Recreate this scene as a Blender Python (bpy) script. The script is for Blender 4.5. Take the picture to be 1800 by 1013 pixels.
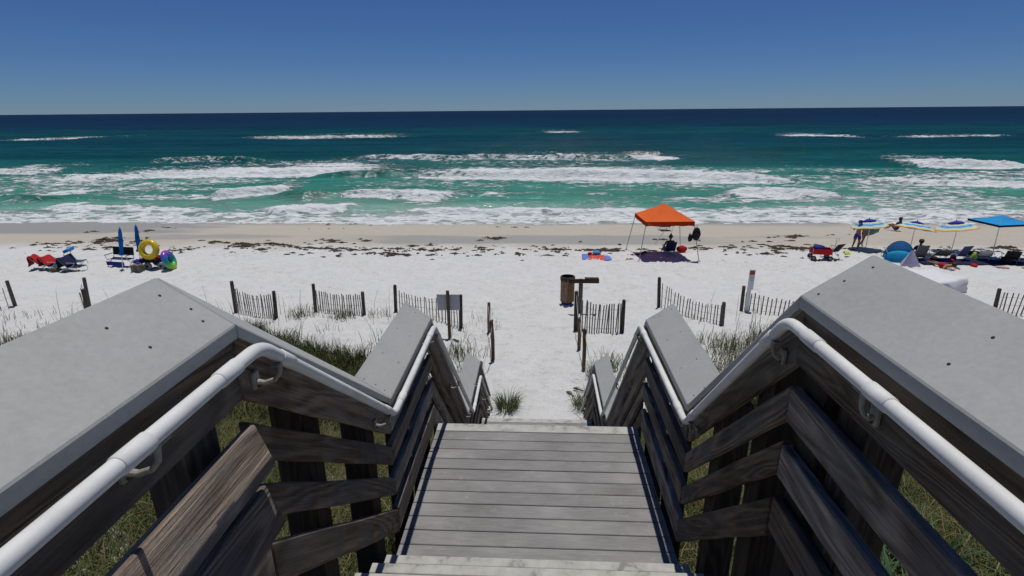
import bpy, bmesh, math, random
import numpy as np
from mathutils import Vector, Matrix, Euler

for o in list(bpy.data.objects): bpy.data.objects.remove(o, do_unlink=True)
S = bpy.context.scene
COL = S.collection
R = math.radians

# ------------------------------------------------------------------ camera
EYE = Vector((0, 0, 7.4))
cd = bpy.data.cameras.new('camera'); cam = bpy.data.objects.new('camera', cd); COL.objects.link(cam)
cd.sensor_width = 36; cd.lens = 36 * 933 / 1800; cd.clip_start = .03; cd.clip_end = 80000
cam.matrix_world = Matrix.Translation(EYE) @ Matrix.Rotation(R(2.9), 4, 'Z') @ Matrix.Rotation(R(90 - 18.5), 4, 'X') @ Matrix.Rotation(R(-.5), 4, 'Z')
S.camera = cam

# ------------------------------------------------------------------ sky, sun, exposure
SUN_EL, SUN_AZ = 79.0, 10.0          # degrees; azimuth measured from +Y (the sea) towards +X
W = bpy.data.worlds.new('World'); S.world = W; W.use_nodes = True
nt = W.node_tree; bgn = nt.nodes['Background']
sky = nt.nodes.new('ShaderNodeTexSky'); sky.sky_type = 'NISHITA'; sky.sun_disc = False
sky.sun_elevation = R(SUN_EL); sky.sun_rotation = R(SUN_AZ)
sky.altitude = 1500; sky.air_density = 1.0; sky.dust_density = 0.0; sky.ozone_density = 6.0
gam = nt.nodes.new('ShaderNodeGamma'); gam.inputs[1].default_value = 1.0
tint = nt.nodes.new('ShaderNodeMix'); tint.data_type = 'RGBA'; tint.blend_type = 'MULTIPLY'
tint.inputs[0].default_value = 1; tint.inputs[7].default_value = (.435, .62, .95, 1)
nt.links.new(sky.outputs[0], gam.inputs[0]); nt.links.new(gam.outputs[0], tint.inputs[6])
nt.links.new(tint.outputs[2], bgn.inputs[0]); bgn.inputs[1].default_value = .051

sd = bpy.data.lights.new('sun', 'SUN'); sun = bpy.data.objects.new('sun', sd); COL.objects.link(sun)
sd.energy = 3.0; sd.angle = R(.53); sd.color = (1, .965, .91)
sv = Vector((math.cos(R(SUN_EL)) * math.sin(R(SUN_AZ)), math.cos(R(SUN_EL)) * math.cos(R(SUN_AZ)), math.sin(R(SUN_EL))))
sun.rotation_euler = sv.to_track_quat('Z', 'Y').to_euler(); sun.location = (0, 0, 60)
S.view_settings.view_transform = 'Standard'; S.view_settings.look = 'None'
S.view_settings.exposure = 0.07; S.view_settings.gamma = 1.0; S.view_settings.use_curve_mapping = False

# ------------------------------------------------------------------ helpers: naming, linking
def tag(o, label=None, cat=None, group=None, kind=None):
    if label: o['label'] = label
    if cat: o['category'] = cat
    if group: o['group'] = group
    if kind: o['kind'] = kind
    return o

def obj(name, bm, mat, parent=None, smooth=False):
    me = bpy.data.meshes.new(name); bm.normal_update(); bm.to_mesh(me); bm.free()
    return meshobj(name, me, mat, parent, smooth)

def meshobj(name, me, mat, parent=None, smooth=False):
    if mat is not None and not me.materials: me.materials.append(mat)
    if smooth: me.polygons.foreach_set('use_smooth', [True] * len(me.polygons))
    o = bpy.data.objects.new(name, me); COL.objects.link(o)
    if parent: o.parent = parent
    return o

def thing(name, label, cat, loc=(0, 0, 0), rz=0, group=None):
    o = bpy.data.objects.new(name, None); COL.objects.link(o)
    o.empty_display_size = .2; o.location = loc; o.rotation_euler = (0, 0, rz)
    return tag(o, label, cat, group)

def copy_tree(o, parent=None):
    c = o.copy(); COL.objects.link(c)
    if parent: c.parent = parent
    for ch in list(o.children): copy_tree(ch, c)
    return c

def npmesh(name, V, faces, smooth=True):
    """faces: int array (n,3) or (n,4)"""
    me = bpy.data.meshes.new(name); k = faces.shape[1]; n = len(faces)
    me.vertices.add(len(V)); me.vertices.foreach_set('co', np.asarray(V, np.float32).ravel())
    me.loops.add(n * k); me.loops.foreach_set('vertex_index', faces.astype(np.int32).ravel())
    me.polygons.add(n); me.polygons.foreach_set('loop_start', np.arange(0, n * k, k, dtype=np.int32))
    me.polygons.foreach_set('loop_total', np.full(n, k, np.int32))
    if smooth: me.polygons.foreach_set('use_smooth', np.ones(n, bool))
    me.update(calc_edges=True); return me

# ------------------------------------------------------------------ helpers: shapes into a bmesh
def B(): return bmesh.new()

def box(bm, c, s, rot=None, bevel=0):
    M = Matrix.Translation(c) @ (rot.to_4x4() if rot is not None else Matrix()) @ Matrix.Diagonal((s[0], s[1], s[2], 1))
    g = bmesh.ops.create_cube(bm, size=1, matrix=M)
    if bevel:
        es = list({e for v in g['verts'] for e in v.link_edges})
        bmesh.ops.bevel(bm, geom=es, offset=bevel, segments=1, affect='EDGES', profile=.5)
    return bm

def ring_sweep(bm, pts, radii, seg=8, cap=True, flat=1.0):
    pts = [Vector(p) for p in pts]; n = len(pts); rings = []
    if not hasattr(radii, '__len__'): radii = [radii] * n
    t0 = (pts[1] - pts[0]).normalized()
    up = Vector((0, 0, 1)) if abs(t0.z) < .9 else Vector((0, 1, 0))
    for i, p in enumerate(pts):
        t = (pts[min(i + 1, n - 1)] - pts[max(i - 1, 0)]).normalized()
        a = t.cross(up).normalized(); b = a.cross(t).normalized(); up = b
        rings.append([bm.verts.new(p + (a * math.cos(k * 2 * math.pi / seg) + b * flat * math.sin(k * 2 * math.pi / seg)) * radii[i]) for k in range(seg)])
    for i in range(n - 1):
        for k in range(seg):
            bm.faces.new((rings[i][k], rings[i][(k + 1) % seg], rings[i + 1][(k + 1) % seg], rings[i + 1][k]))
    if cap:
        try: bm.faces.new(rings[0][::-1]); bm.faces.new(rings[-1])
        except ValueError: pass
    return bm

def tube(bm, a, b, r, seg=8): return ring_sweep(bm, [a, b], r, seg)

def lathe(bm, prof, seg=16, c=(0, 0, 0), M=None):
    M = M or Matrix(); rings = []
    for r, z in prof:
        rings.append([bm.verts.new(M @ Vector((c[0] + r * math.cos(2 * math.pi * k / seg), c[1] + r * math.sin(2 * math.pi * k / seg), c[2] + z))) for k in range(seg)])
    for i in range(len(prof) - 1):
        for k in range(seg):
            bm.faces.new((rings[i][k], rings[i][(k + 1) % seg], rings[i + 1][(k + 1) % seg], rings[i + 1][k]))
    bm.faces.new(rings[0][::-1]); bm.faces.new(rings[-1])
    return bm

def blob(bm, c, s, rot=None, u=12, v=8, jitter=0, rnd=None):
    M = Matrix.Translation(c) @ (rot.to_4x4() if rot is not None else Matrix()) @ Matrix.Diagonal((s[0], s[1], s[2], 1))
    g = bmesh.ops.create_uvsphere(bm, u_segments=u, v_segments=v, radius=1, matrix=M)
    if jitter:
        for q in g['verts']:
            q.co += Vector((rnd.uniform(-1, 1), rnd.uniform(-1, 1), rnd.uniform(-1, 1))) * jitter
    return bm

def torus(bm, Rr, r, M, seg=28, ms=12):
    rings = []
    for i in range(seg):
        a = 2 * math.pi * i / seg
        rings.append([bm.verts.new(M @ Vector(((Rr + r * math.cos(2 * math.pi * k / ms)) * math.cos(a), (Rr + r * math.cos(2 * math.pi * k / ms)) * math.sin(a), r * math.sin(2 * math.pi * k / ms)))) for k in range(ms)])
    for i in range(seg):
        for k in range(ms):
            bm.faces.new((rings[i][k], rings[(i + 1) % seg][k], rings[(i + 1) % seg][(k + 1) % ms], rings[i][(k + 1) % ms]))
    return bm

def sheet(bm, rows, thick=.006):
    """rows: grid of points -> a thin closed cloth"""
    n, m = len(rows), len(rows[0]); T = [[bm.verts.new(Vector(p)) for p in r] for r in rows]
    L = [[bm.verts.new(Vector(p) - Vector((0, 0, thick))) for p in r] for r in rows]
    for i in range(n - 1):
        for j in range(m - 1):
            bm.faces.new((T[i][j], T[i][j + 1], T[i + 1][j + 1], T[i + 1][j]))
            bm.faces.new((L[i][j], L[i + 1][j], L[i + 1][j + 1], L[i][j + 1]))
    for i in range(n - 1):
        bm.faces.new((T[i][0], T[i + 1][0], L[i + 1][0], L[i][0])); bm.faces.new((T[i][-1], L[i][-1], L[i + 1][-1], T[i + 1][-1]))
    for j in range(m - 1):
        bm.faces.new((T[0][j], L[0][j], L[0][j + 1], T[0][j + 1])); bm.faces.new((T[-1][j], T[-1][j + 1], L[-1][j + 1], L[-1][j]))
    return bm

def beam(name, qa, qb, mat, parent=None, bevel=.004, base=Vector((0, 0, 0)), warp=0.0, nseg=1):
    """a sawn board between two end quads (corners in the same order); local X runs along the grain"""
    qa = [Vector(p) for p in qa]; qb = [Vector(p) for p in qb]
    ca = sum(qa, Vector()) / 4; cb = sum(qb, Vector()) / 4; X = (cb - ca).normalized()
    Y = Vector((1, 0, 0)) if abs(X.x) < .7 else Vector((0, 1, 0))
    Z = X.cross(Y).normalized(); Y = Z.cross(X).normalized()
    M = Matrix((X, Y, Z)).transposed(); bm = B(); T = M.transposed(); rings = []
    for i in range(nseg + 1):
        t = i / nseg; j = Vector((0, wrnd.uniform(-1, 1), wrnd.uniform(-1, 1))) * warp if 0 < i < nseg else Vector()
        rings.append([bm.verts.new(T @ (a.lerp(b, t) - ca) + j) for a, b in zip(qa, qb)])
    bm.faces.new(rings[0]); bm.faces.new(rings[-1][::-1])
    for i in range(nseg):
        for k in range(4): bm.faces.new((rings[i][k], rings[i + 1][k], rings[i + 1][(k + 1) % 4], rings[i][(k + 1) % 4]))
    bmesh.ops.recalc_face_normals(bm, faces=bm.faces)
    if bevel:
        es = [e for e in bm.edges if e.calc_face_angle(0) > .6]
        bmesh.ops.bevel(bm, geom=es, offset=bevel, segments=1, affect='EDGES', profile=.5)
    o = obj(name, bm, mat, parent); LM[o.name] = Matrix.Translation(ca - base) @ M.to_4x4(); o.matrix_local = LM[o.name]
    return o
LM = {}
wrnd = random.Random(77)

# ------------------------------------------------------------------ helpers: noise
def _h(ix, iy, s):
    n = (ix.astype(np.int64) * 374761393 + iy.astype(np.int64) * 668265263 + s * 974634777) & 0xffffffff
    n = ((n ^ (n >> 13)) * 1274126177) & 0xffffffff
    return ((n ^ (n >> 16)) & 0xffff) / 65535.0
def vn(x, y, s=0):
    x = np.asarray(x, float); y = np.asarray(y, float); ix = np.floor(x); iy = np.floor(y); fx = x - ix; fy = y - iy
    fx = fx * fx * fx * (fx * (fx * 6 - 15) + 10); fy = fy * fy * fy * (fy * (fy * 6 - 15) + 10)
    a = _h(ix, iy, s); b = _h(ix + 1, iy, s); c = _h(ix, iy + 1, s); d = _h(ix + 1, iy + 1, s)
    return (a + (b - a) * fx) * (1 - fy) + (c + (d - c) * fx) * fy
def fbm(x, y, s=0, o=4):
    r = 0; a = .5; t = 0
    for i in range(o): r = r + a * vn(x * 2**i + 17.3 * i, y * 2**i - 9.1 * i, s + i); t += a; a *= .5
    return r / t
def sst(x, a, b):
    t = np.clip((x - a) / (b - a), 0, 1); return t * t * (3 - 2 * t)

# ------------------------------------------------------------------ materials
def pmat(name, col=(.5, .5, .5), rough=.6, spec=.5, metal=0):
    m = bpy.data.materials.new(name); m.use_nodes = True; p = m.node_tree.nodes['Principled BSDF']
    p.inputs['Base Color'].default_value = (*col, 1); p.inputs['Roughness'].default_value = rough
    p.inputs['Specular IOR Level'].default_value = spec; p.inputs['Metallic'].default_value = metal
    return m, m.node_tree, p

def ramp(nt, stops, fac, interp='LINEAR'):
    r = nt.nodes.new('ShaderNodeValToRGB'); e = r.color_ramp.elements; r.color_ramp.interpolation = interp
    while len(e) < len(stops): e.new(.5)
    for k, (p, c) in zip(e, stops): k.position = p; k.color = (*c, 1) if len(c) == 3 else c
    nt.links.new(fac, r.inputs[0]); return r
def math_n(nt, op, a, b=None, clamp=False):
    n = nt.nodes.new('ShaderNodeMath'); n.operation = op; n.use_clamp = clamp
    for i, v in enumerate((a, b)):
        if v is None: continue
        if isinstance(v, (int, float)): n.inputs[i].default_value = v
        else: nt.links.new(v, n.inputs[i])
    return n.outputs[0]
def mixc(nt, fac, a, b, mode='MIX'):
    n = nt.nodes.new('ShaderNodeMix'); n.data_type = 'RGBA'; n.blend_type = mode
    for i, v in ((0, fac), (6, a), (7, b)):
        if isinstance(v, (int, float)): n.inputs[i].default_value = v
        elif isinstance(v, tuple): n.inputs[i].default_value = (*v, 1)
        else: nt.links.new(v, n.inputs[i])
    return n.outputs[2]
def coords(nt, kind='Object', scale=(1, 1, 1), rnd=False):
    t = nt.nodes.new('ShaderNodeTexCoord'); m = nt.nodes.new('ShaderNodeMapping'); m.inputs['Scale'].default_value = scale
    nt.links.new(t.outputs[kind], m.inputs[0])
    if rnd:
        oi = nt.nodes.new('ShaderNodeObjectInfo'); v = nt.nodes.new('ShaderNodeVectorMath'); v.operation = 'SCALE'
        c = nt.nodes.new('ShaderNodeCombineXYZ')
        for i in range(3): nt.links.new(math_n(nt, 'MULTIPLY', oi.outputs['Random'], (57., 31., 43.)[i]), c.inputs[i])
        nt.links.new(c.outputs[0], m.inputs['Location'])
    return m.outputs[0]
def noise(nt, vec, scale, detail=4, rough=.55, dist=0):
    n = nt.nodes.new('ShaderNodeTexNoise'); n.inputs['Scale'].default_value = scale; n.inputs['Detail'].default_value = detail
    n.inputs['Roughness'].default_value = rough; n.inputs['Distortion'].default_value = dist
    nt.links.new(vec, n.inputs['Vector']); return n.outputs['Fac']
def bump(nt, h, strength, dist, p):
    b = nt.nodes.new('ShaderNodeBump'); b.inputs['Strength'].default_value = strength; b.inputs['Distance'].default_value = dist
    nt.links.new(h, b.inputs['Height']); nt.links.new(b.outputs[0], p.inputs['Normal']); return b

def wood(name, dark, mid, light, green=0.0, bumpd=.004):
    """weathered flat sawn timber: contour-line grain, fine checks, knots, grey patches; local X runs along the grain"""
    m, nt, p = pmat(name, mid, .82, .2)
    v = coords(nt, 'Object', (1.0, 1, 1), True)
    def st(s):
        q = nt.nodes.new('ShaderNodeMapping'); q.inputs['Scale'].default_value = s; nt.links.new(v, q.inputs[0]); return q.outputs[0]
    field = noise(nt, st((.55, 5, 5)), 1.0, 2, .45, .6)
    rings = math_n(nt, 'SINE', math_n(nt, 'MULTIPLY', field, 95.0)); rings = math_n(nt, 'ADD', math_n(nt, 'MULTIPLY', rings, .5), .5)
    fine = noise(nt, st((2.0, 70, 70)), 2.0, 5, .65, .3); med = noise(nt, st((1.0, 14, 14)), 1.5, 5, .6, .8); patch = noise(nt, v, 3.1, 4, .6)
    f = math_n(nt, 'ADD', math_n(nt, 'MULTIPLY', med, .45), math_n(nt, 'MULTIPLY', rings, .16)); f = math_n(nt, 'ADD', f, math_n(nt, 'MULTIPLY', fine, .42))
    c = ramp(nt, [(.34, dark), (.52, mid), (.70, light)], f).outputs[0]
    g = sum(mid) / 3
    c = mixc(nt, math_n(nt, 'MULTIPLY', ramp(nt, [(.44, (0, 0, 0)), (.66, (1, 1, 1))], patch).outputs[0], .7), c, (g * 1.1, g * 1.08, g * 1.05))
    c = mixc(nt, math_n(nt, 'MULTIPLY', ramp(nt, [(.30, (1, 1, 1)), (.46, (0, 0, 0))], noise(nt, v, 1.7, 4, .6)).outputs[0], .6), c, tuple(x * .8 for x in dark))
    oi = nt.nodes.new('ShaderNodeObjectInfo')
    hv = nt.nodes.new('ShaderNodeHueSaturation'); nt.links.new(c, hv.inputs['Color'])
    nt.links.new(math_n(nt, 'ADD', math_n(nt, 'MULTIPLY', oi.outputs['Random'], .75), .65), hv.inputs['Value'])
    nt.links.new(math_n(nt, 'ADD', math_n(nt, 'MULTIPLY', oi.outputs['Random'], -.6), 1.25), hv.inputs['Saturation'])
    c = hv.outputs[0]
    kn = nt.nodes.new('ShaderNodeTexVoronoi'); kn.inputs['Scale'].default_value = 1.7; nt.links.new(st((1, 2.2, 2.2)), kn.inputs[0])
    c = mixc(nt, ramp(nt, [(.03, (.85, .85, .85)), (.085, (0, 0, 0))], kn.outputs['Distance']).outputs[0], c, tuple(x * .35 for x in dark))
    if green: c = mixc(nt, math_n(nt, 'MULTIPLY', ramp(nt, [(.52, (0, 0, 0)), (.7, (1, 1, 1))], noise(nt, v, 3.4, 4)).outputs[0], green), c, (.07, .072, .03))
    nt.links.new(c, p.inputs['Base Color'])
    bump(nt, math_n(nt, 'ADD', math_n(nt, 'MULTIPLY', fine, .7), math_n(nt, 'MULTIPLY', rings, .22)), .9, bumpd, p); return m

def speckle(name, col, var=.08, rough=.6, scale=30, bumpd=.001, spec=.4):
    """plain surface with fine mottling and soft large stains"""
    m, nt, p = pmat(name, col, rough, spec); v = coords(nt, 'Object', (1, 1, 1), True)
    n1 = noise(nt, v, scale, 5, .7); n2 = noise(nt, v, 2.5, 4, .6)
    f = math_n(nt, 'ADD', math_n(nt, 'MULTIPLY', n1, .5), math_n(nt, 'MULTIPLY', n2, .5))
    c = ramp(nt, [(.3, tuple(x * (1 - var * 2) for x in col)), (.5, col), (.7, tuple(min(1, x * (1 + var * 2)) for x in col))], f)
    nt.links.new(c.outputs[0], p.inputs['Base Color']); bump(nt, n1, .5, bumpd, p); return m

def cloth(name, col, rough=.85, var=.1): return speckle(name, col, var, rough, 60, .002, .15)
def plain(name, col, rough=.5, metal=0, spec=.5):
    m, nt, p = pmat(name, col, rough, spec, metal); v = coords(nt, 'Object', (1, 1, 1), True)
    c = mixc(nt, noise(nt, v, 9, 3), tuple(x * .82 for x in col), tuple(min(1, x * 1.12) for x in col)); nt.links.new(c, p.inputs['Base Color']); return m

M = {}
M['rail'] = wood('weathered_board', (.04, .029, .020), (.17, .128, .092), (.36, .29, .215), .22, .010)
M['railwarm'] = wood('warm_board', (.07, .045, .028), (.215, .15, .098), (.38, .285, .20), .15, .022)
M['post'] = wood('post_wood', (.016, .011, .008), (.05, .035, .025), (.11, .08, .06), .25, .005)
M['stake'] = wood('stake_wood', (.07, .04, .02), (.17, .105, .055), (.27, .18, .10), 0, .003)
M['fencepost'] = wood('fence_post_wood', (.03, .022, .016), (.085, .065, .05), (.16, .13, .105), .2, .004)
M['slat'] = wood('slat_wood', (.09, .075, .065), (.17, .145, .125), (.27, .235, .21), 0, .002)
M['bin'] = wood('bin_wood', (.10, .045, .015), (.24, .12, .045), (.34, .19, .08), 0, .003)
M['cap'] = speckle('grey_cap_board', (.345, .352, .334), .075, .62, 55, .0012, .35)
M['pvc'] = speckle('white_pipe', (.66, .665, .64), .10, .6, 9, .0006, .35)
M['cast'] = speckle('bracket_paint', (.30, .29, .24), .25, .6, 25, .002, .3)
M['rust'] = plain('rust', (.13, .05, .018), .9)
M['screw'] = plain('screw_steel', (.025, .024, .023), .5, .6)
# deck boards: grey composite with worn pale flecks
def deckmat():
    m, nt, p = pmat('deck_board', (.21, .205, .20), .7, .3); v = coords(nt, 'Object', (1, 1, 1), True)
    s = nt.nodes.new('ShaderNodeMapping'); s.inputs['Scale'].default_value = (2.5, 22, 22); nt.links.new(v, s.inputs[0])
    n1 = noise(nt, s.outputs[0], 3, 6, .7, .5); n2 = noise(nt, v, 9, 5, .65); n3 = noise(nt, v, 2.2, 3, .5)
    f = math_n(nt, 'ADD', math_n(nt, 'MULTIPLY', n1, .45), math_n(nt, 'MULTIPLY', n3, .55))
    c = ramp(nt, [(.3, (.14, .134, .13)), (.5, (.222, .216, .211)), (.68, (.30, .293, .284))], f).outputs[0]
    c = mixc(nt, ramp(nt, [(.62, (0, 0, 0)), (.75, (.5, .5, .5))], n2).outputs[0], c, (.38, .375, .36))
    nt.links.new(c, p.inputs['Base Color']); bump(nt, n1, .6, .002, p); return m
M['deck'] = deckmat()
def nosemat():
    m, nt, p = pmat('worn_white_paint', (.55, .55, .5), .7, .3); v = coords(nt, 'Object', (1, 1, 1), True)
    n = noise(nt, v, 9, 6, .6, .3)
    c = ramp(nt, [(.34, (.22, .215, .20)), (.42, (.36, .355, .325)), (.6, (.44, .435, .40))], n)
    nt.links.new(c.outputs[0], p.inputs['Base Color']); bump(nt, n, .6, .002, p); return m
M['nose'] = nosemat()

# ------------------------------------------------------------------ the ground: one sand sheet from the dune to the sea bed
PY = [-400, -30, -6, 0, 2, 4.5, 8, 9.6, 12, 16, 18, 22, 25.6, 30, 36, 40.7, 60, 120, 400]
PZ = [5.4, 5.2, 4.9, 4.6, 4.3, 3.4, 1.75, 1.0, .85, .75, .55, .2, 0, -.15, -.5, -.95, -2.5, -4, -12]
def ground(x, y):
    x = np.asarray(x, float); y = np.asarray(y, float)
    z = sum(np.interp(y + d, PY, PZ) for d in (-1, -.5, 0, .5, 1)) / 5
    side = sst(np.abs(x - .05), 1.5, 4.0)
    z = z + side * np.exp(-((y - 14.2) / 2.6)**2) * (.05 + .42 * fbm(x * .35, y * .35, 5, 3))
    z = z + side * np.exp(-((y - 7) / 4.)**2) * 1.1 * (fbm(x * .3, y * .3, 9, 3) - .45)
    z = z + .10 * (fbm(x * .22, y * .3, 3, 3) - .5) * sst(y, 10, 14) * (1 - sst(y, 36, 39))
    return z
def gp(x, y, dz=0): return (x, y, float(ground(x, y)) + dz)

def axis(segs):
    out = [segs[0][0]]
    for a, b, d in segs:
        n = max(1, int(round((b - a) / d))); out += list(np.linspace(a, b, n + 1)[1:])
    return np.array(out)
def geo(a, b, n): return list(a * (b / a)**(np.arange(1, n + 1) / n))
def MASS(x, y): return sst(x, -9.6, -8.0) * (1 - sst(y + .52 * (x + 5.0) + 2.2 * (fbm(x * .6, y * .6, 33, 3) - .5), 12.0, 13.2)) * (1 - sst(x, -2.6, -1.7)) * sst(y, 6.5, 8)
def THATCH2(x, y): return .8 * MASS(x, y) * np.clip((fbm(x * 1.2, y * 1.2, 83, 3) - .3) * 5, 0, 1)
def build_sand():
    fx = axis([(-32, -18, .16), (-18, 18, .09), (18, 32, .16)])
    gx = np.array(geo(32, 3000, 26)); xs = np.concatenate([-gx[::-1], fx, gx])
    ys = np.concatenate([[-400, -200, -100, -60, -40, -30, -22, -16, -12, -9, -7], axis([(-5, 1, .4), (1, 9, .15), (9, 31, .07), (31, 44, .25), (44, 70, 2)]), [90, 130, 200, 400]])
    X, Y = np.meshgrid(xs, ys); Z = ground(X, Y)
    beach = sst(Y, 8.5, 11) * (1 - sst(Y, 28.5, 32))
    near = 1 - sst(np.abs(X), 30, 34)
    # trampled sand: soft lumps, then many separate footprints
    lump = (fbm(X * 2.0, Y * 2.6, 21, 3) - .5) * .10 + (fbm(X * 5.2, Y * 6.2, 22, 2) - .5) * .05
    rng = np.random.default_rng(4); ix = {}
    for k, (cell, dep) in enumerate(((.36, .075), (.50, .095), (.27, .045))):
        cx = np.floor(X / cell + k * .37); cy = np.floor(Y / cell + k * .61)
        ox = (cx - k * .37 + .25 + .5 * _h(cx, cy, 41 + k)) * cell; oy = (cy - k * .61 + .25 + .5 * _h(cx, cy, 43 + k)) * cell
        on = _h(cx, cy, 47 + k) < (.62, .5, .4)[k]; an = _h(cx, cy, 53 + k) * 3.14
        dx = X - ox; dy = Y - oy; u = dx * np.cos(an) + dy * np.sin(an); w = -dx * np.sin(an) + dy * np.cos(an)
        d2 = (u / .125)**2 + (w / .060)**2
        lump = lump + on * dep * (-np.exp(-d2**1.4) + .40 * np.exp(-(np.sqrt(d2) - 1.55)**2 * 5))
    lump = lump * (.35 + .65 * fbm(X * .3, Y * .5, 61, 2))
    # faint vehicle tracks along the beach
    for yc in (21.2, 22.9, 25.4): lump = lump - .018 * np.exp(-((Y - yc - .25 * np.sin(X * .07)) / .10)**2)
    Z = Z + lump * beach * near * 1.25
    wet = np.zeros_like(X); nz = fbm(X * .25, Y * .6, 71, 3) - .5
    def patch(xa, xb, ya, yb, sx=3., sy=.5, a=1.):
        q = Y + nz * 2.4; r = X + nz * 8
        return a * sst(r, xa, xa + sx) * (1 - sst(r, xb - sx, xb)) * sst(q, ya, ya + sy) * (1 - sst(q, yb - sy, yb))
    for a in ((-17, 16, 30.9, 34.2, 8, .5, .8), (-90, -22, 34.0, 43, 6, .8, 1.), (-28, -16, 32.2, 34.4, 3, .6, .7), (12, 21, 33.2, 34.6, 3, .5, .5), (-200, 400, 38.6, 60, 9, 2.0, .8)):
        wet = np.maximum(wet, patch(*a))
    thatch = sst(np.abs(X), .3, 1.3) * (1 - sst(Y, 8.6, 10.2)) * (1 - sst(np.abs(X), 5, 9)) * np.clip((fbm(X * 1.3, Y * 1.3, 81, 4) - .36) * 6, 0, 1)
    thatch = np.maximum(thatch, THATCH2(X, Y))
    n, m = X.shape; idx = np.arange(n * m).reshape(n, m)
    F = np.stack([idx[:-1, :-1], idx[:-1, 1:], idx[1:, 1:], idx[1:, :-1]], -1).reshape(-1, 4)
    me = npmesh('sand', np.stack([X, Y, Z], -1).reshape(-1, 3), F)
    at = me.attributes.new('wet', 'FLOAT', 'POINT'); at.data.foreach_set('value', wet.astype(np.float32).ravel())
    at = me.attributes.new('thatch', 'FLOAT', 'POINT'); at.data.foreach_set('value', thatch.astype(np.float32).ravel())
    return me
def sandmat():
    m, nt, p = pmat('sand', (.7, .7, .7), .95, .1)
    g = nt.nodes.new('ShaderNodeNewGeometry'); sp = nt.nodes.new('ShaderNodeSeparateXYZ'); nt.links.new(g.outputs['Position'], sp.inputs[0])
    mp = nt.nodes.new('ShaderNodeMapping'); nt.links.new(g.outputs['Position'], mp.inputs[0]); v = mp.outputs[0]
    n1 = noise(nt, v, 1.4, 5, .6); n2 = noise(nt, v, 14, 5, .65); n3 = noise(nt, v, .35, 3, .5)
    dry = ramp(nt, [(.3, (.56, .562, .546)), (.55, (.64, .642, .626)), (.75, (.68, .682, .666))], math_n(nt, 'ADD', math_n(nt, 'MULTIPLY', n1, .5), math_n(nt, 'MULTIPLY', n2, .5))).outputs[0]
    yy = math_n(nt, 'ADD', sp.outputs['Y'], math_n(nt, 'MULTIPLY', math_n(nt, 'SUBTRACT', n3, .5), 4.0))
    yy = math_n(nt, 'ADD', yy, math_n(nt, 'MULTIPLY', math_n(nt, 'SUBTRACT', n1, .5), 2.2))
    k = math_n(nt, 'DIVIDE', math_n(nt, 'SUBTRACT', yy, 28.8), 2.4, True)
    damp = ramp(nt, [(.3, (.455, .418, .352)), (.7, (.49, .452, .385))], n1).outputs[0]
    c = mixc(nt, k, dry, damp)
    a = nt.nodes.new('ShaderNodeAttribute'); a.attribute_name = 'wet'
    c = mixc(nt, a.outputs['Fac'], c, (.315, .31, .29))
    th = nt.nodes.new('ShaderNodeAttribute'); th.attribute_name = 'thatch'
    tf = math_n(nt, 'MULTIPLY', th.outputs['Fac'], ramp(nt, [(.38, (.2, .2, .2)), (.52, (1, 1, 1))], noise(nt, v, 6, 5, .7)).outputs[0])
    c = mixc(nt, tf, c, mixc(nt, noise(nt, v, 22, 4), (.035, .028, .014), (.12, .095, .055)))      # mat of dead grass on the dune
    nt.links.new(c, p.inputs['Base Color'])
    nt.links.new(math_n(nt, 'SUBTRACT', .95, math_n(nt, 'MULTIPLY', a.outputs['Fac'], .5)), p.inputs['Roughness'])
    bump(nt, math_n(nt, 'ADD', n2, math_n(nt, 'MULTIPLY', noise(nt, v, 50, 3), .35)), .8, .06, p); return m
M['sand'] = sandmat()
sand = tag(meshobj('sand', build_sand(), M['sand']), 'white trampled beach sand sloping from the dune to the surf', 'sand', kind='structure')

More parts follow.
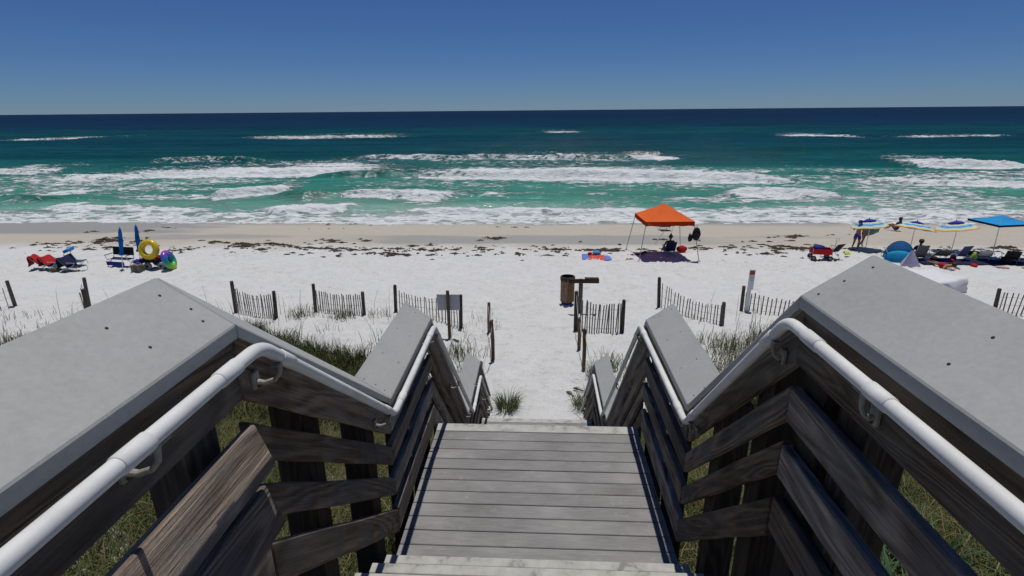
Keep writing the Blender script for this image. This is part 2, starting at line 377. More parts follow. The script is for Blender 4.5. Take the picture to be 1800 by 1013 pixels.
# ------------------------------------------------------------------ the sea: swell, breaking crests and foam
SEA = -.95
FOAM=[
 ([(-187.1, 180.5, 198.4), (-171.7, 180.6, 202.3), (-160.1, 198.8, 211.2)],0.62,0.3),
 ([(-107.2, 185.4, 196.1), (-85.4, 180.2, 201.3), (-60.1, 182.1, 207.6), (-40.6, 183.9, 194.2)],0.65,0.35),
 ([(-0.4, 217.0, 235.1), (19.0, 215.1, 232.7)],0.6,0.3),
 ([(75.4, 173.3, 180.6), (88.7, 175.2, 190.7), (99.6, 169.9, 180.6)],0.8,0.3),
 ([(102.4, 166.6, 173.2), (120.1, 167.7, 175.8), (146.1, 176.0, 183.4)],0.6,0.25),
 ([(-41.6, 99.3, 103.1), (-26.1, 97.1, 103.3), (-14.7, 92.3, 99.0), (-4.9, 96.0, 105.9), (5.5, 93.5, 102.9), (15.7, 93.5, 105.5), (22.9, 94.8, 109.9), (25.9, 95.0, 99.6)],0.55,0.7),
 ([(14.4, 96.8, 104.1), (22.4, 95.9, 108.4), (25.7, 96.1, 100.7)],1.0,0.2),
 ([(-71.2, 93.5, 96.9), (-58.8, 93.2, 100.2), (-45.4, 91.5, 94.8)],0.35,0.7),
 ([(-88.5, 81.4, 88.9), (-80.2, 79.0, 86.1), (-72.6, 75.8, 80.6)],0.8,0.3),
 ([(-71.3, 72.0, 77.8), (-63.6, 68.2, 77.8), (-52.3, 69.7, 79.7), (-44.6, 72.7, 85.3), (-33.4, 74.0, 88.8), (-20.0, 79.3, 87.9)],1.0,0.45),
 ([(-19.6, 74.1, 83.4), (-13.4, 69.3, 83.8), (-3.6, 69.0, 81.5), (8.0, 67.8, 81.4), (18.8, 65.9, 77.2), (27.1, 64.4, 72.5), (34.0, 64.7, 69.0)],1.15,0.8),
 ([(-30.9, 71.9, 77.6), (-23.6, 70.6, 79.0), (-18.3, 73.4, 79.3)],0.0,0.7),
 ([(56.0, 84.6, 90.1), (64.5, 82.1, 92.9), (73.2, 77.5, 92.8)],1.1,0.7),
 ([(38.6, 66.2, 69.5), (43.5, 61.6, 68.8), (50.7, 61.7, 71.2), (57.6, 61.5, 71.0)],0.85,0.3),
 ([(-53.1, 55.0, 57.6), (-50.7, 53.8, 59.8), (-48.2, 56.2, 58.8)],1.0,0.4),
 ([(-34.9, 55.0, 57.5), (-32.4, 51.8, 59.0), (-29.7, 54.0, 60.9), (-26.9, 59.1, 61.9)],1.15,0.6),
 ([(-27.3, 51.8, 55.5), (-22.5, 50.4, 57.2), (-19.9, 53.4, 56.5)],0.0,0.6),
 ([(-58.2, 52.6, 57.4), (-51.1, 51.3, 55.9), (-44.4, 52.2, 55.2)],0.08,0.45),
 ([(-22.3, 55.8, 58.3), (-18.0, 52.9, 60.3), (-11.1, 52.3, 58.5), (-6.6, 54.3, 57.5)],0.95,0.4),
 ([(-7.0, 55.5, 58.0), (-2.7, 54.3, 56.6)],0.6,0.1),
 ([(17.6, 53.0, 55.3), (22.6, 52.7, 57.2), (27.5, 52.4, 56.9), (30.6, 53.1, 55.3)],1.0,0.5),
 ([(4.4, 55.1, 56.7), (8.0, 55.5, 57.2)],0.6,0.1),
 ([(-25.2, 45.6, 47.4), (-22.6, 43.6, 48.7), (-19.5, 44.0, 48.5), (-15.8, 46.2, 48.6)],1.05,0.35),
 ([(-13.3, 45.0, 46.7), (-9.2, 44.1, 47.4), (-2.2, 43.3, 46.5), (5.0, 43.2, 46.3), (14.3, 42.9, 45.9)],1.0,0.3),
 ([(-49.2, 45.2, 46.9), (-43.4, 45.2, 48.7), (-37.9, 45.1, 48.6), (-30.9, 43.2, 47.1), (-24.4, 42.1, 45.1)],0.75,0.15),
 ([(-47.0, 48.3, 50.3), (-45.0, 48.0, 50.6), (-43.7, 48.5, 49.8)],0.9,0.1),
 ([(12.5, 44.2, 48.6), (19.3, 42.7, 48.0), (26.3, 42.9, 48.1), (40.6, 43.9, 48.6)],0.75,0.15),
 ([(-48.4, 44.1, 46.3), (-30.9, 41.9, 43.9), (-16.0, 41.2, 43.1), (-2.1, 41.2, 43.1), (11.4, 41.0, 42.8), (24.7, 41.5, 43.3), (39.8, 43.7, 45.7)],0.85,0.05),
 ([(-84.1, 76.6, 85.0), (-62.0, 63.5, 73.3), (-49.7, 61.8, 70.9), (-39.3, 64.9, 73.4), (-28.6, 65.3, 72.6)],0.5,0.0),
 ([(18.1, 57.2, 60.6), (25.6, 56.9, 62.2), (35.0, 58.6, 64.1)],0.45,0.0),
 ([(27.1, 49.6, 53.6), (33.8, 47.2, 52.8), (43.9, 47.2, 53.4)],0.6,0.0),
 ([(-22.4, 42.5, 44.5), (-8.7, 41.7, 44.1), (2.5, 41.7, 43.6), (13.9, 41.7, 44.1)],0.6,0.0),
 ([(-71.7, 62.7, 75.1), (-56.4, 58.3, 71.4), (-45.2, 59.0, 69.7), (-41.5, 62.8, 67.2)],0.45,0.0),
 ([(-27.2, 62.7, 68.2), (-16.5, 58.3, 67.3), (-6.4, 58.4, 66.2), (3.6, 61.5, 66.6)],0.4,0.0),
 ([(-17.9, 48.9, 52.3), (-7.8, 48.0, 51.2), (2.9, 48.6, 51.8), (13.4, 48.0, 51.8)],0.36,0.0),
 ([(30.7, 62.9, 68.1), (33.3, 52.2, 65.7), (40.1, 48.7, 64.0), (48.5, 47.9, 64.4)],0.5,0.0),
 ([(31.1, 76.5, 81.0), (37.2, 72.5, 81.0), (43.0, 72.0, 80.3), (50.5, 75.5, 81.3)],0.42,0.0),
 ([(-1.2, 65.0, 69.5), (10.3, 61.1, 67.3), (22.8, 59.1, 64.8), (30.2, 59.3, 64.0)],0.38,0.0),
 ([(-41.1, 48.1, 50.8), (-31.6, 46.4, 49.4), (-24.2, 43.8, 46.5)],0.4,0.0),
]
WRACK= [(-30.8, 30.2, 0.21), (-30.3, 30.5, 0.28), (-29.7, 30.6, 0.25), (-28.5, 30.1, 0.28), (-29.0, 29.3, 0.24), (-28.6, 30.7, 0.32), (-28.4, 30.8, 0.28), (-26.2, 28.9, 0.33), (-27.2, 30.7, 0.35), (-27.8, 32.0, 0.51), (-26.8, 31.6, 0.43), (-27.4, 31.2, 0.43), (-25.3, 29.4, 0.4), (-27.6, 29.4, 0.27), (-27.4, 32.6, 0.3), (-27.6, 35.8, 0.49), (-27.3, 37.3, 0.25), (-31.3, 35.3, 0.28), (-25.2, 31.4, 0.29), (-20.8, 28.7, 0.2), (-20.3, 29.1, 0.17), (-20.1, 31.4, 0.32), (-19.2, 31.1, 0.21), (-18.0, 30.7, 0.49), (-17.4, 30.0, 0.47), (-17.4, 30.5, 0.34), (-16.0, 29.1, 0.33), (-16.2, 30.8, 0.42), (-15.4, 30.4, 0.48), (-14.7, 30.0, 0.41), (-14.2, 29.7, 0.27), (-13.3, 29.5, 0.46), (-12.6, 29.2, 0.39), (-12.2, 29.3, 0.33), (-11.5, 28.8, 0.39), (-11.4, 29.4, 0.33), (-10.6, 29.0, 0.39), (-9.9, 29.1, 0.29), (-9.2, 28.2, 0.38), (-8.4, 28.2, 0.44), (-7.9, 28.1, 0.38), (-7.2, 27.9, 0.31), (-9.4, 29.4, 0.26), (-8.0, 29.4, 0.26), (-6.7, 29.2, 0.29), (-5.7, 29.2, 0.26), (-4.7, 29.2, 0.23), (-13.0, 32.0, 0.29), (-12.6, 31.4, 0.25), (-10.7, 31.9, 0.25), (-12.0, 31.2, 0.21), (-7.4, 30.3, 0.27), (-6.4, 30.5, 0.2), (-2.7, 32.9, 0.36), (-2.4, 33.1, 0.25), (-3.3, 29.8, 0.3), (-4.6, 28.3, 0.19), (-3.3, 27.9, 0.19), (-5.8, 27.9, 0.22), (-16.3, 40.1, 0.13), (-14.5, 40.0, 0.13), (-15.0, 36.8, 0.16), (-1.7, 38.1, 0.17), (-0.7, 29.3, 0.19), (0.5, 29.3, 0.19), (1.3, 29.4, 0.23), (1.0, 29.4, 0.32), (3.0, 29.2, 0.32), (3.5, 29.2, 0.38), (4.0, 29.2, 0.32), (4.4, 29.1, 0.22), (-0.9, 28.1, 0.25), (0.5, 27.9, 0.25), (5.5, 28.2, 0.19), (7.8, 32.6, 0.21), (6.0, 29.6, 0.16), (6.4, 29.2, 0.19), (9.0, 30.1, 0.23), (9.7, 29.9, 0.19), (10.8, 30.3, 0.29), (11.0, 30.1, 0.2), (13.0, 32.1, 0.17), (12.2, 30.6, 0.13), (16.5, 34.0, 0.51), (16.0, 33.5, 0.36), (13.5, 30.0, 0.26), (14.1, 30.6, 0.33), (14.4, 30.4, 0.33), (13.6, 29.7, 0.32), (14.4, 29.8, 0.38), (15.0, 30.0, 0.32), (15.4, 32.3, 0.21), (14.7, 29.8, 0.26), (12.3, 28.5, 0.28), (13.2, 28.7, 0.22), (15.1, 30.2, 0.26), (19.0, 34.5, 0.18), (17.3, 29.9, 0.16), (23.1, 30.1, 0.26), (23.8, 29.8, 0.25), (24.4, 29.8, 0.25), (25.5, 30.2, 0.32), (26.2, 30.4, 0.39), (26.7, 30.5, 0.32), (26.3, 29.7, 0.31), (22.8, 30.3, 0.19), (16.1, 30.4, 0.2)]

def build_sea():
    ys = np.concatenate([axis([(39, 62, .13), (62, 112, .24)]), geo(112, 320, 150), geo(320, 60000, 80)])
    us = np.concatenate([-np.array(geo(1.35, 5, 12))[::-1], np.linspace(-1.35, 1.35, 1050), geo(1.35, 5, 12)])
    U, Y = np.meshgrid(us, ys); X = U * (Y + 3)
    foam = np.zeros_like(X); H = np.zeros_like(X)
    wob = (fbm(X * .12, Y * .12, 101, 3) - .5)
    for pts, den, h in FOAM:
        pts = sorted(pts); px = np.array([q[0] for q in pts]); f = np.array([q[1] for q in pts]); b = np.array([q[2] for q in pts])
        L = px[-1] - px[0]; rowsel = (ys > f.min() - 14) & (ys < b.max() + 14)
        x = X[rowsel]; y = Y[rowsel]; w = wob[rowsel]
        c0 = np.interp(x, px, (f + b) / 2); hw = np.interp(x, px, (b - f) / 2)
        c0 = c0 + (w * 1.2 + .5 * (fbm(x * .5, y * .2, 103, 3) - .5)) * np.minimum(hw, 2.5) * 1.3
        e = sst(x, px[0] - L * .08 - .5, px[0] + L * .26 + .5) * (1 - sst(x, px[-1] - L * .26 - .5, px[-1] + L * .08 + .5))
        d = (y - c0) / np.maximum(hw * (1.18 + .22 * (hw < 6)), .2)
        prof = sst(d, -1.35, -.55) * (1 - .62 * sst(d, .0, 1.2)) * (1 - sst(d, 1.4, 3.0)) * (.55 + .9 * fbm(x * .09, y * .5, 105, 3))
        if den > 0: foam[rowsel] = np.maximum(foam[rowsel], e * prof * den)
        if h > 0:
            q = y - c0 + .5 * hw; s = .75 + .6 * h
            hh = h * e * np.where(q < 0, np.exp(-(q / (s * .75))**2), np.exp(-(q / (s * 2.6))**2)) * (.75 + .5 * fbm(x * .25, y * .1, 107, 2))
            H[rowsel] = np.maximum(H[rowsel], hh)
    shore = (1 - sst(Y, 44.5, 50.5)) * (.30 + .75 * fbm(X * .05, Y * .30, 121, 3))
    foam = np.maximum(foam, shore * (Y > 38))
    mid = sst(Y, 47, 52) * (1 - sst(Y, 74, 84)) * np.clip((fbm(X * .045, Y * .16, 123, 4) - .40) * 2.8, 0, .54)
    foam = np.maximum(foam, mid); H = H * 1.35
    # open water: long swell plus short chop, calmer in the shallows
    far = sst(Y, 41, 75); fade = 1 - sst(Y, 260, 420)
    sw = np.sin(Y * .42 + 1.6 * fbm(X * .02, Y * .03, 111, 2) * 6) * .10 + np.sin(Y * .21 + X * .03 + 5 * fbm(X * .012, Y * .02, 112, 2)) * .16
    chop = (fbm(X * .22, Y * .55, 113, 4) - .5) * .75 + (fbm(X * .8, Y * 1.5, 114, 3) - .5) * .16
    Z = SEA + H + far * fade * (sw + chop * .55) + (1 - far) * (fbm(X * .4, Y * .8, 115, 3) - .5) * .10
    Z = Z + foam * (fbm(X * 1.6, Y * 2.2, 116, 3) - .4) * .22
    # curved shoreline: tongues of swash
    Z = Z + (1 - sst(Y, 41, 46)) * (.10 * (fbm(X * .10, Y * 0 + 3, 117, 3) - .5) * 2 - .02)
    n, m = X.shape; idx = np.arange(n * m).reshape(n, m)
    F = np.stack([idx[:-1, :-1], idx[:-1, 1:], idx[1:, 1:], idx[1:, :-1]], -1).reshape(-1, 4)
    me = npmesh('sea', np.stack([X, Y, Z], -1).reshape(-1, 3), F)
    at = me.attributes.new('foam', 'FLOAT', 'POINT'); at.data.foreach_set('value', foam.astype(np.float32).ravel())
    at = me.attributes.new('lift', 'FLOAT', 'POINT'); at.data.foreach_set('value', H.astype(np.float32).ravel())
    return me
def seamat():
    m, nt, p = pmat('sea_water', (.02, .15, .15), .5, .0)
    g = nt.nodes.new('ShaderNodeNewGeometry'); sp = nt.nodes.new('ShaderNodeSeparateXYZ'); nt.links.new(g.outputs['Position'], sp.inputs[0])
    mp = nt.nodes.new('ShaderNodeMapping'); mp.inputs['Scale'].default_value = (.35, 1, 1); nt.links.new(g.outputs['Position'], mp.inputs[0]); v = mp.outputs[0]
    big = noise(nt, v, .06, 4, .55); med = noise(nt, v, .5, 5, .6)
    ly = math_n(nt, 'LOGARITHM', math_n(nt, 'MAXIMUM', sp.outputs['Y'], 30), 10)
    ly = math_n(nt, 'ADD', ly, math_n(nt, 'MULTIPLY', math_n(nt, 'SUBTRACT', big, .5), .30))
    t = math_n(nt, 'DIVIDE', math_n(nt, 'SUBTRACT', ly, 1.6), 1.6, True)   # 40 m -> 0, 1600 m -> 1
    P = lambda Yv: (math.log10(Yv) - 1.6) / 1.6
    c = ramp(nt, [(P(41), (.36, .41, .36)), (P(45), (.19, .36, .30)), (P(52), (.065, .26, .205)), (P(68), (.034, .185, .152)), (P(84), (.012, .098, .10)), (P(108), (.006, .058, .072)),
                  (P(175), (.005, .043, .067)), (P(235), (.006, .055, .068)), (P(330), (.005, .030, .065)), (P(700), (.005, .022, .058)), (P(1500), (.0055, .021, .054))], t).outputs[0]
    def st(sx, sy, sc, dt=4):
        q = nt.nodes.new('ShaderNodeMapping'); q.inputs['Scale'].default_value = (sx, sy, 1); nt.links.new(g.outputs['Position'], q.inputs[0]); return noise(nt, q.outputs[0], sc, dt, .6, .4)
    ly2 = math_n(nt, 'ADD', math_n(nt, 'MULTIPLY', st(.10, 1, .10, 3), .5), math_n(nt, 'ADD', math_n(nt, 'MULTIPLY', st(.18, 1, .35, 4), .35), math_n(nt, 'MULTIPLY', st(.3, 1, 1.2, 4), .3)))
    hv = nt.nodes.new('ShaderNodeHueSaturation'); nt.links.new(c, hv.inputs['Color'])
    nt.links.new(ramp(nt, [(.38, (.30, .30, .30)), (.58, (.5, .5, .5)), (.78, (.82, .82, .82))], ly2).outputs[0], hv.inputs['Value'])      # streaked colour paints in chop shading and reflections off the wave facets
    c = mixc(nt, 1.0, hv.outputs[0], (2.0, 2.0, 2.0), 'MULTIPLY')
    lf = nt.nodes.new('ShaderNodeAttribute'); lf.attribute_name = 'lift'
    c = mixc(nt, math_n(nt, 'MULTIPLY', lf.outputs['Fac'], .8, True), c, (.014, .115, .088))     # green water seen into at raised crests, also painting in wave shading
    fo = nt.nodes.new('ShaderNodeAttribute'); fo.attribute_name = 'foam'
    fm = nt.nodes.new('ShaderNodeMapping'); fm.inputs['Scale'].default_value = (.5, 1, 1); nt.links.new(g.outputs['Position'], fm.inputs[0])
    fn = noise(nt, fm.outputs[0], 1.5, 7, .68, .8)
    fn2 = nt.nodes.new('ShaderNodeTexVoronoi'); fn2.feature = 'DISTANCE_TO_EDGE'; fn2.inputs['Scale'].default_value = .9
    wv = nt.nodes.new('ShaderNodeVectorMath'); wv.operation = 'ADD'; nn = nt.nodes.new('ShaderNodeTexNoise'); nn.inputs['Scale'].default_value = 1.2
    nt.links.new(fm.outputs[0], nn.inputs[0]); nt.links.new(fm.outputs[0], wv.inputs[0]); nt.links.new(nn.outputs['Color'], wv.inputs[1]); nt.links.new(wv.outputs[0], fn2.inputs['Vector'])
    lace = math_n(nt, 'SUBTRACT', .12, fn2.outputs['Distance'])
    k = math_n(nt, 'ADD', fo.outputs['Fac'], math_n(nt, 'MULTIPLY', math_n(nt, 'SUBTRACT', fn, .5), 2.3))
    k = math_n(nt, 'ADD', k, math_n(nt, 'MULTIPLY', lace, .55))
    k = ramp(nt, [(.37, (0, 0, 0)), (.66, (1, 1, 1))], k).outputs[0]
    k = math_n(nt, 'MULTIPLY', k, math_n(nt, 'GREATER_THAN', fo.outputs['Fac'], .02))
    fc = ramp(nt, [(.3, (.50, .56, .56)), (.6, (.74, .76, .76))], fn).outputs[0]
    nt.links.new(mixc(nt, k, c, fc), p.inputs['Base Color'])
    nt.links.new(math_n(nt, 'ADD', .14, math_n(nt, 'MULTIPLY', k, .7)), p.inputs['Roughness'])
    p.inputs['IOR'].default_value = 1.33
    hh = math_n(nt, 'ADD', med, math_n(nt, 'MULTIPLY', noise(nt, v, 2.2, 4, .6), .35))
    hh = math_n(nt, 'ADD', hh, math_n(nt, 'MULTIPLY', math_n(nt, 'MULTIPLY', fn, k), .5))
    bn = bump(nt, hh, .8, .8, p)
    gl = nt.nodes.new('ShaderNodeBsdfGlossy'); gl.inputs['Roughness'].default_value = .10; nt.links.new(bn.outputs[0], gl.inputs['Normal'])
    mx = nt.nodes.new('ShaderNodeMixShader'); nt.links.new(math_n(nt, 'MULTIPLY', math_n(nt, 'SUBTRACT', 1, k), .06), mx.inputs[0])
    nt.links.new(p.outputs[0], mx.inputs[1]); nt.links.new(gl.outputs[0], mx.inputs[2]); nt.links.new(mx.outputs[0], nt.nodes['Material Output'].inputs['Surface']); return m
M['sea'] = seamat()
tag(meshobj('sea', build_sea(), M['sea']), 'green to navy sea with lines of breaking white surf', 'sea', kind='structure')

# ------------------------------------------------------------------ the stairway
STB = Vector((0, 9.3, 1.0))
stair = thing('wooden_stairway', 'grey boardwalk stairs with wide caps and white handrails leading down to the sand', 'stairway', STB)
rnd = random.Random(11)
HW = .91                                     # half width of treads
DK = [(5.73, -2.6, 1.32), (4.65, 2.66, 4.22), (2.50, 6.42, 7.72)]     # decks: z, y0, y1
def cross_board(name, y0, y1, z1, th, mat, hw=HW, bevel=.004):
    s = .0015
    q = lambda x: [(x, y0 + s, z1), (x, y1 - s, z1), (x, y1 - s, z1 - th), (x, y0 + s, z1 - th)]
    return beam(name, q(-hw), q(hw), mat, stair, bevel, STB)
def deck(z, y0, y1):
    n = int(round((y1 - .10 - y0) / .130)); p = (y1 - .10 - y0) / n
    for i in range(n): cross_board('deck_board', y0 + i * p, y0 + (i + 1) * p - .003, z + rnd.uniform(-.0015, .0015), .036, M['deck'])
    cross_board('nosing', y1 - .10, y1 + .02, z + .003, .039, M['nose'])
    for x in (-.86, -.3, .3, .86):
        beam('joist', [(x - .02, y0, z - .04), (x + .02, y0, z - .04), (x + .02, y0, z - .22), (x - .02, y0, z - .22)],
             [(x - .02, y1 - .06, z - .04), (x + .02, y1 - .06, z - .04), (x + .02, y1 - .06, z - .22), (x - .02, y1 - .06, z - .22)], M['post'], stair, 0, STB)
    cross_board('riser', y1 - .045, y1 - .012, z - .042, .16, M['deck'])
for d in DK: deck(*d)
def flight(y0, z0, y1, z1, n):
    run = (y1 - y0) / n; rise = (z0 - z1) / n
    for i in range(1, n):
        z = z0 - rise * i; ya = y0 + run * (i - 1); yb = y0 + run * i
        cross_board('tread', ya - .01, yb - .05, z, .036, M['deck']); cross_board('nosing', yb - .05, yb + .02, z + .002, .038, M['nose'])
        cross_board('riser', yb - .04, yb - .014, z - .04, rise - .042, M['deck'])
    for x in (-.87, -.02, .83):
        q = lambda y, z: [(x, y, z - .05), (x + .04, y, z - .05), (x + .04, y, z - .34), (x, y, z - .34)]
        beam('stringer', q(y0 - .02, z0 - rise), q(y1 - .02, z1 - rise * .2), M['post'], stair, 0, STB)
flight(1.32, 5.73, 2.74, 4.65, 6)
flight(4.22, 4.65, 6.46, 2.50, 12)
flight(7.72, 2.50, 9.25, 1.02, 8)

CAPS = {-1: [(-2.6, 6.80), (1.43, 6.80), (2.86, 5.715), (4.16, 5.735), (6.12, 3.60), (7.62, 3.62), (9.2, 2.10)],
         1: [(-2.6, 6.79), (1.76, 6.79), (2.84, 5.72), (4.14, 5.745), (6.02, 3.60), (7.62, 3.62), (9.2, 2.10)]}
HAND = {-1: [(-2.5, 6.74), (1.406, 6.74), (2.66, 5.734), (3.90, 5.763), (6.02, 3.664), (6.98, 3.69), (8.62, 2.12)],
         1: [(-2.5, 6.70), (1.756, 6.70), (2.746, 5.654), (4.196, 5.664), (6.25, 3.50), (7.40, 3.52), (9.09, 1.85)]}
HXS, HR = {-1: .825, 1: .872}, .0205
POSTS = {-1: [-2.2, -.45, 1.27, 1.93, 2.60, 3.35, 4.02, 4.95, 5.65, 6.25, 6.95, 7.50, 8.40, 9.1],
          1: [-2.2, -.25, 1.46, 1.68, 2.02, 2.48, 3.35, 4.02, 4.95, 5.65, 6.25, 6.95, 7.50, 8.40, 9.1]}
BANDS = [(.042, .255), (.345, .485), (.585, .725), (.835, 1.02)]
CT = R(34.5); CW = .262; CTH = .038
def lerp_path(P, y):
    return float(np.interp(y, [p[0] for p in P], [p[1] for p in P]))
for s in (-1, 1):
    P = CAPS[s]; HX = HXS[s]
    for i in range(len(P) - 1):
        (ya, za), (yb, zb) = P[i], P[i + 1]
        # cap board: wide, tilted up towards the outside
        def capq(y, z):
            dn = CTH / math.cos(CT)
            xi, xo = .90, .90 + CW * math.cos(CT); ho = CW * math.sin(CT)
            return [(s * xi, y, z), (s * xo, y, z + ho), (s * xo, y, z + ho - dn), (s * xi, y, z - dn)]
        c = beam('cap_board', capq(ya + .0015, za), capq(yb - .0015, zb), M['cap'], stair, .004, STB)
        L = math.hypot(yb - ya, zb - za); Mi = LM[c.name].inverted()
        rows = [(.05 / L, .2), (.05 / L, .5), (.05 / L, .82)] + [(k, w) for k in np.arange(.40 / L, 1 - .2 / L, .42 / L) for w in (.28, .74)] + [(1 - .06 / L, .2), (1 - .06 / L, .48), (1 - .055 / L, .8)]
        vis = [(k, w) for k, w in rows if (i in (0, 2, 4)) and ya + (yb - ya) * k > .3]
        for k, w in vis:
            k = k + rnd.uniform(-.012, .012) / L * 2; w += rnd.uniform(-.05, .05)
            nrm = Vector((-s * math.sin(CT), 0, math.cos(CT)))
            pt = Vector((s * (.90 + CW * w * math.cos(CT)), ya + (yb - ya) * k, za + (zb - za) * k + CW * w * math.sin(CT))) + nrm * .0008 - STB
            bm = B(); q = nrm.to_track_quat('Z', 'Y').to_matrix()
            lathe(bm, [(.0042, -.001), (.0042, .0006), (.0028, .0010)], 8, M=q.to_4x4())
            so = obj('screw', bm, M['screw'], c); so.matrix_local = Mi @ Matrix.Translation(pt)
        # boards on the inside face
        for j, (a, b) in enumerate(BANDS):
            if i == 0 and j == 3: a, b = .82, .98
            j0 = 0.0 if i == 0 else .002
            t = .038; xi = .922 + rnd.uniform(-.003, .003); da = rnd.uniform(-.008, .008); db = rnd.uniform(-.008, .008)
            if i == len(P) - 2 and j == 3: b = .95
            qq = lambda y, z, d: [(s * xi, y, z - a + d), (s * (xi + t), y, z - a + d), (s * (xi + t), y, z - b + d), (s * xi, y, z - b + d)]
            if i == 0 and s < 0 and j in (1, 2):          # on the level stretch of this side the middle boards lean in at the bottom
                def qq(y, z, d):
                    o = Vector((s * .897, y, z - a + .01 + d)); iv = Vector((-s * .050, 0, -.150)); dn = Vector((s * t, 0, -.012))
                    return [o, o + dn, o + iv + dn, o + iv]
            if j == 0: da = db = 0
            warm = (j == 0 and i in (1, 3)) or (i == 0 and j == 1)
            beam('rail_board', qq(ya + .003, za, da), qq(yb - .003, zb, db), M['railwarm'] if (warm and s < 0) else M['rail'], stair, .005, STB, .003, 6)
    for k, y in enumerate(POSTS[s]):
        z1 = min(lerp_path(P, y - .075), lerp_path(P, y + .075)) - .03; z0 = float(ground(s * 1.03, y)) - .4
        xa, xb, h = .964, 1.104, .072
        q = lambda z: [(s * xa, y - h, z), (s * xb, y - h, z), (s * xb, y + h, z), (s * xa, y + h, z)]
        beam('post', q(z0), q(z1), M['post'], stair, .006, STB)
    # handrail: one bent pipe with sleeves and brackets
    H_ = [Vector((s * HX, y, z)) for y, z in HAND[s]]
    H_.append(H_[-1] + Vector((s * .12, .02, -.02)))
    pts = [H_[0]]
    for i in range(1, len(H_) - 1):
        a, b, c = H_[i - 1], H_[i], H_[i + 1]; f = .06
        pa = b + (a - b).normalized() * f; pc = b + (c - b).normalized() * f
        for k in range(9):
            t = k / 8; pts.append(pa * (1 - t)**2 + b * 2 * t * (1 - t) + pc * t * t)
    pts.append(H_[-1])
    bm = B(); ring_sweep(bm, [p - STB for p in pts], HR, 20)
    hr = obj('handrail', bm, M['pvc'], stair, True)
    def coupling(p, d):
        bm = B(); d = d.normalized()
        ring_sweep(bm, [p - d * .045 - STB, p - d * .043 - STB, p + d * .043 - STB, p + d * .045 - STB], [HR + .0002, HR + .0028, HR + .0028, HR + .0002], 20)
        obj('pipe_sleeve', bm, M['pvc'], hr, True)
    def bracket(y, z):
        p = Vector((s * HX, y, z)); bm = B(); w = .915 - HX          # hook from a wall plate up to the underside of the pipe
        box(bm, Vector((s * .914, y, z - .088)) - STB, (.014, .034, .06), bevel=.003)
        arc = [Vector((s * .912, y, z - .095)), Vector((s * (HX + w * .62), y, z - .098)), Vector((s * (HX + w * .25), y, z - .085)), Vector((s * (HX + w * .04), y, z - .062)), Vector((s * HX, y, z - .040)), Vector((s * HX, y, z - .018))]
        ring_sweep(bm, [q - STB for q in arc], [.011, .0085, .0075, .0075, .008, .011], 10)
        box(bm, p + Vector((0, 0, -.0225)) - STB, (.024, .07, .005), bevel=.001)
        br = obj('bracket', bm, M['cast'], hr)
        bm = B(); lathe(bm, [(.008, 0), (.008, .005), (.004, .008)], 8, M=Matrix.Translation(Vector((s * .906, y, z - .108)) - STB) @ Matrix.Rotation(-s * math.pi / 2, 4, 'Y'))
        obj('bolt', bm, M['rust'], hr)
    for i in range(len(HAND[s]) - 1):
        a = H_[i]; b = H_[i + 1]; d = b - a; L = d.length; u = d.normalized()
        coupling(a + u * .17, u) if i else None
        coupling(b - u * .17, u)
        if i == 0: coupling(b - u * .52, u)
        ks = [.12 / L, 1 - .12 / L] if L < 1.7 else [.12 / L, .5, 1 - .12 / L]
        if i == 0: ks = [.5, 1 - .46 / L]
        for k in ks:
            q = a + d * k; bracket(q.y, q.z)
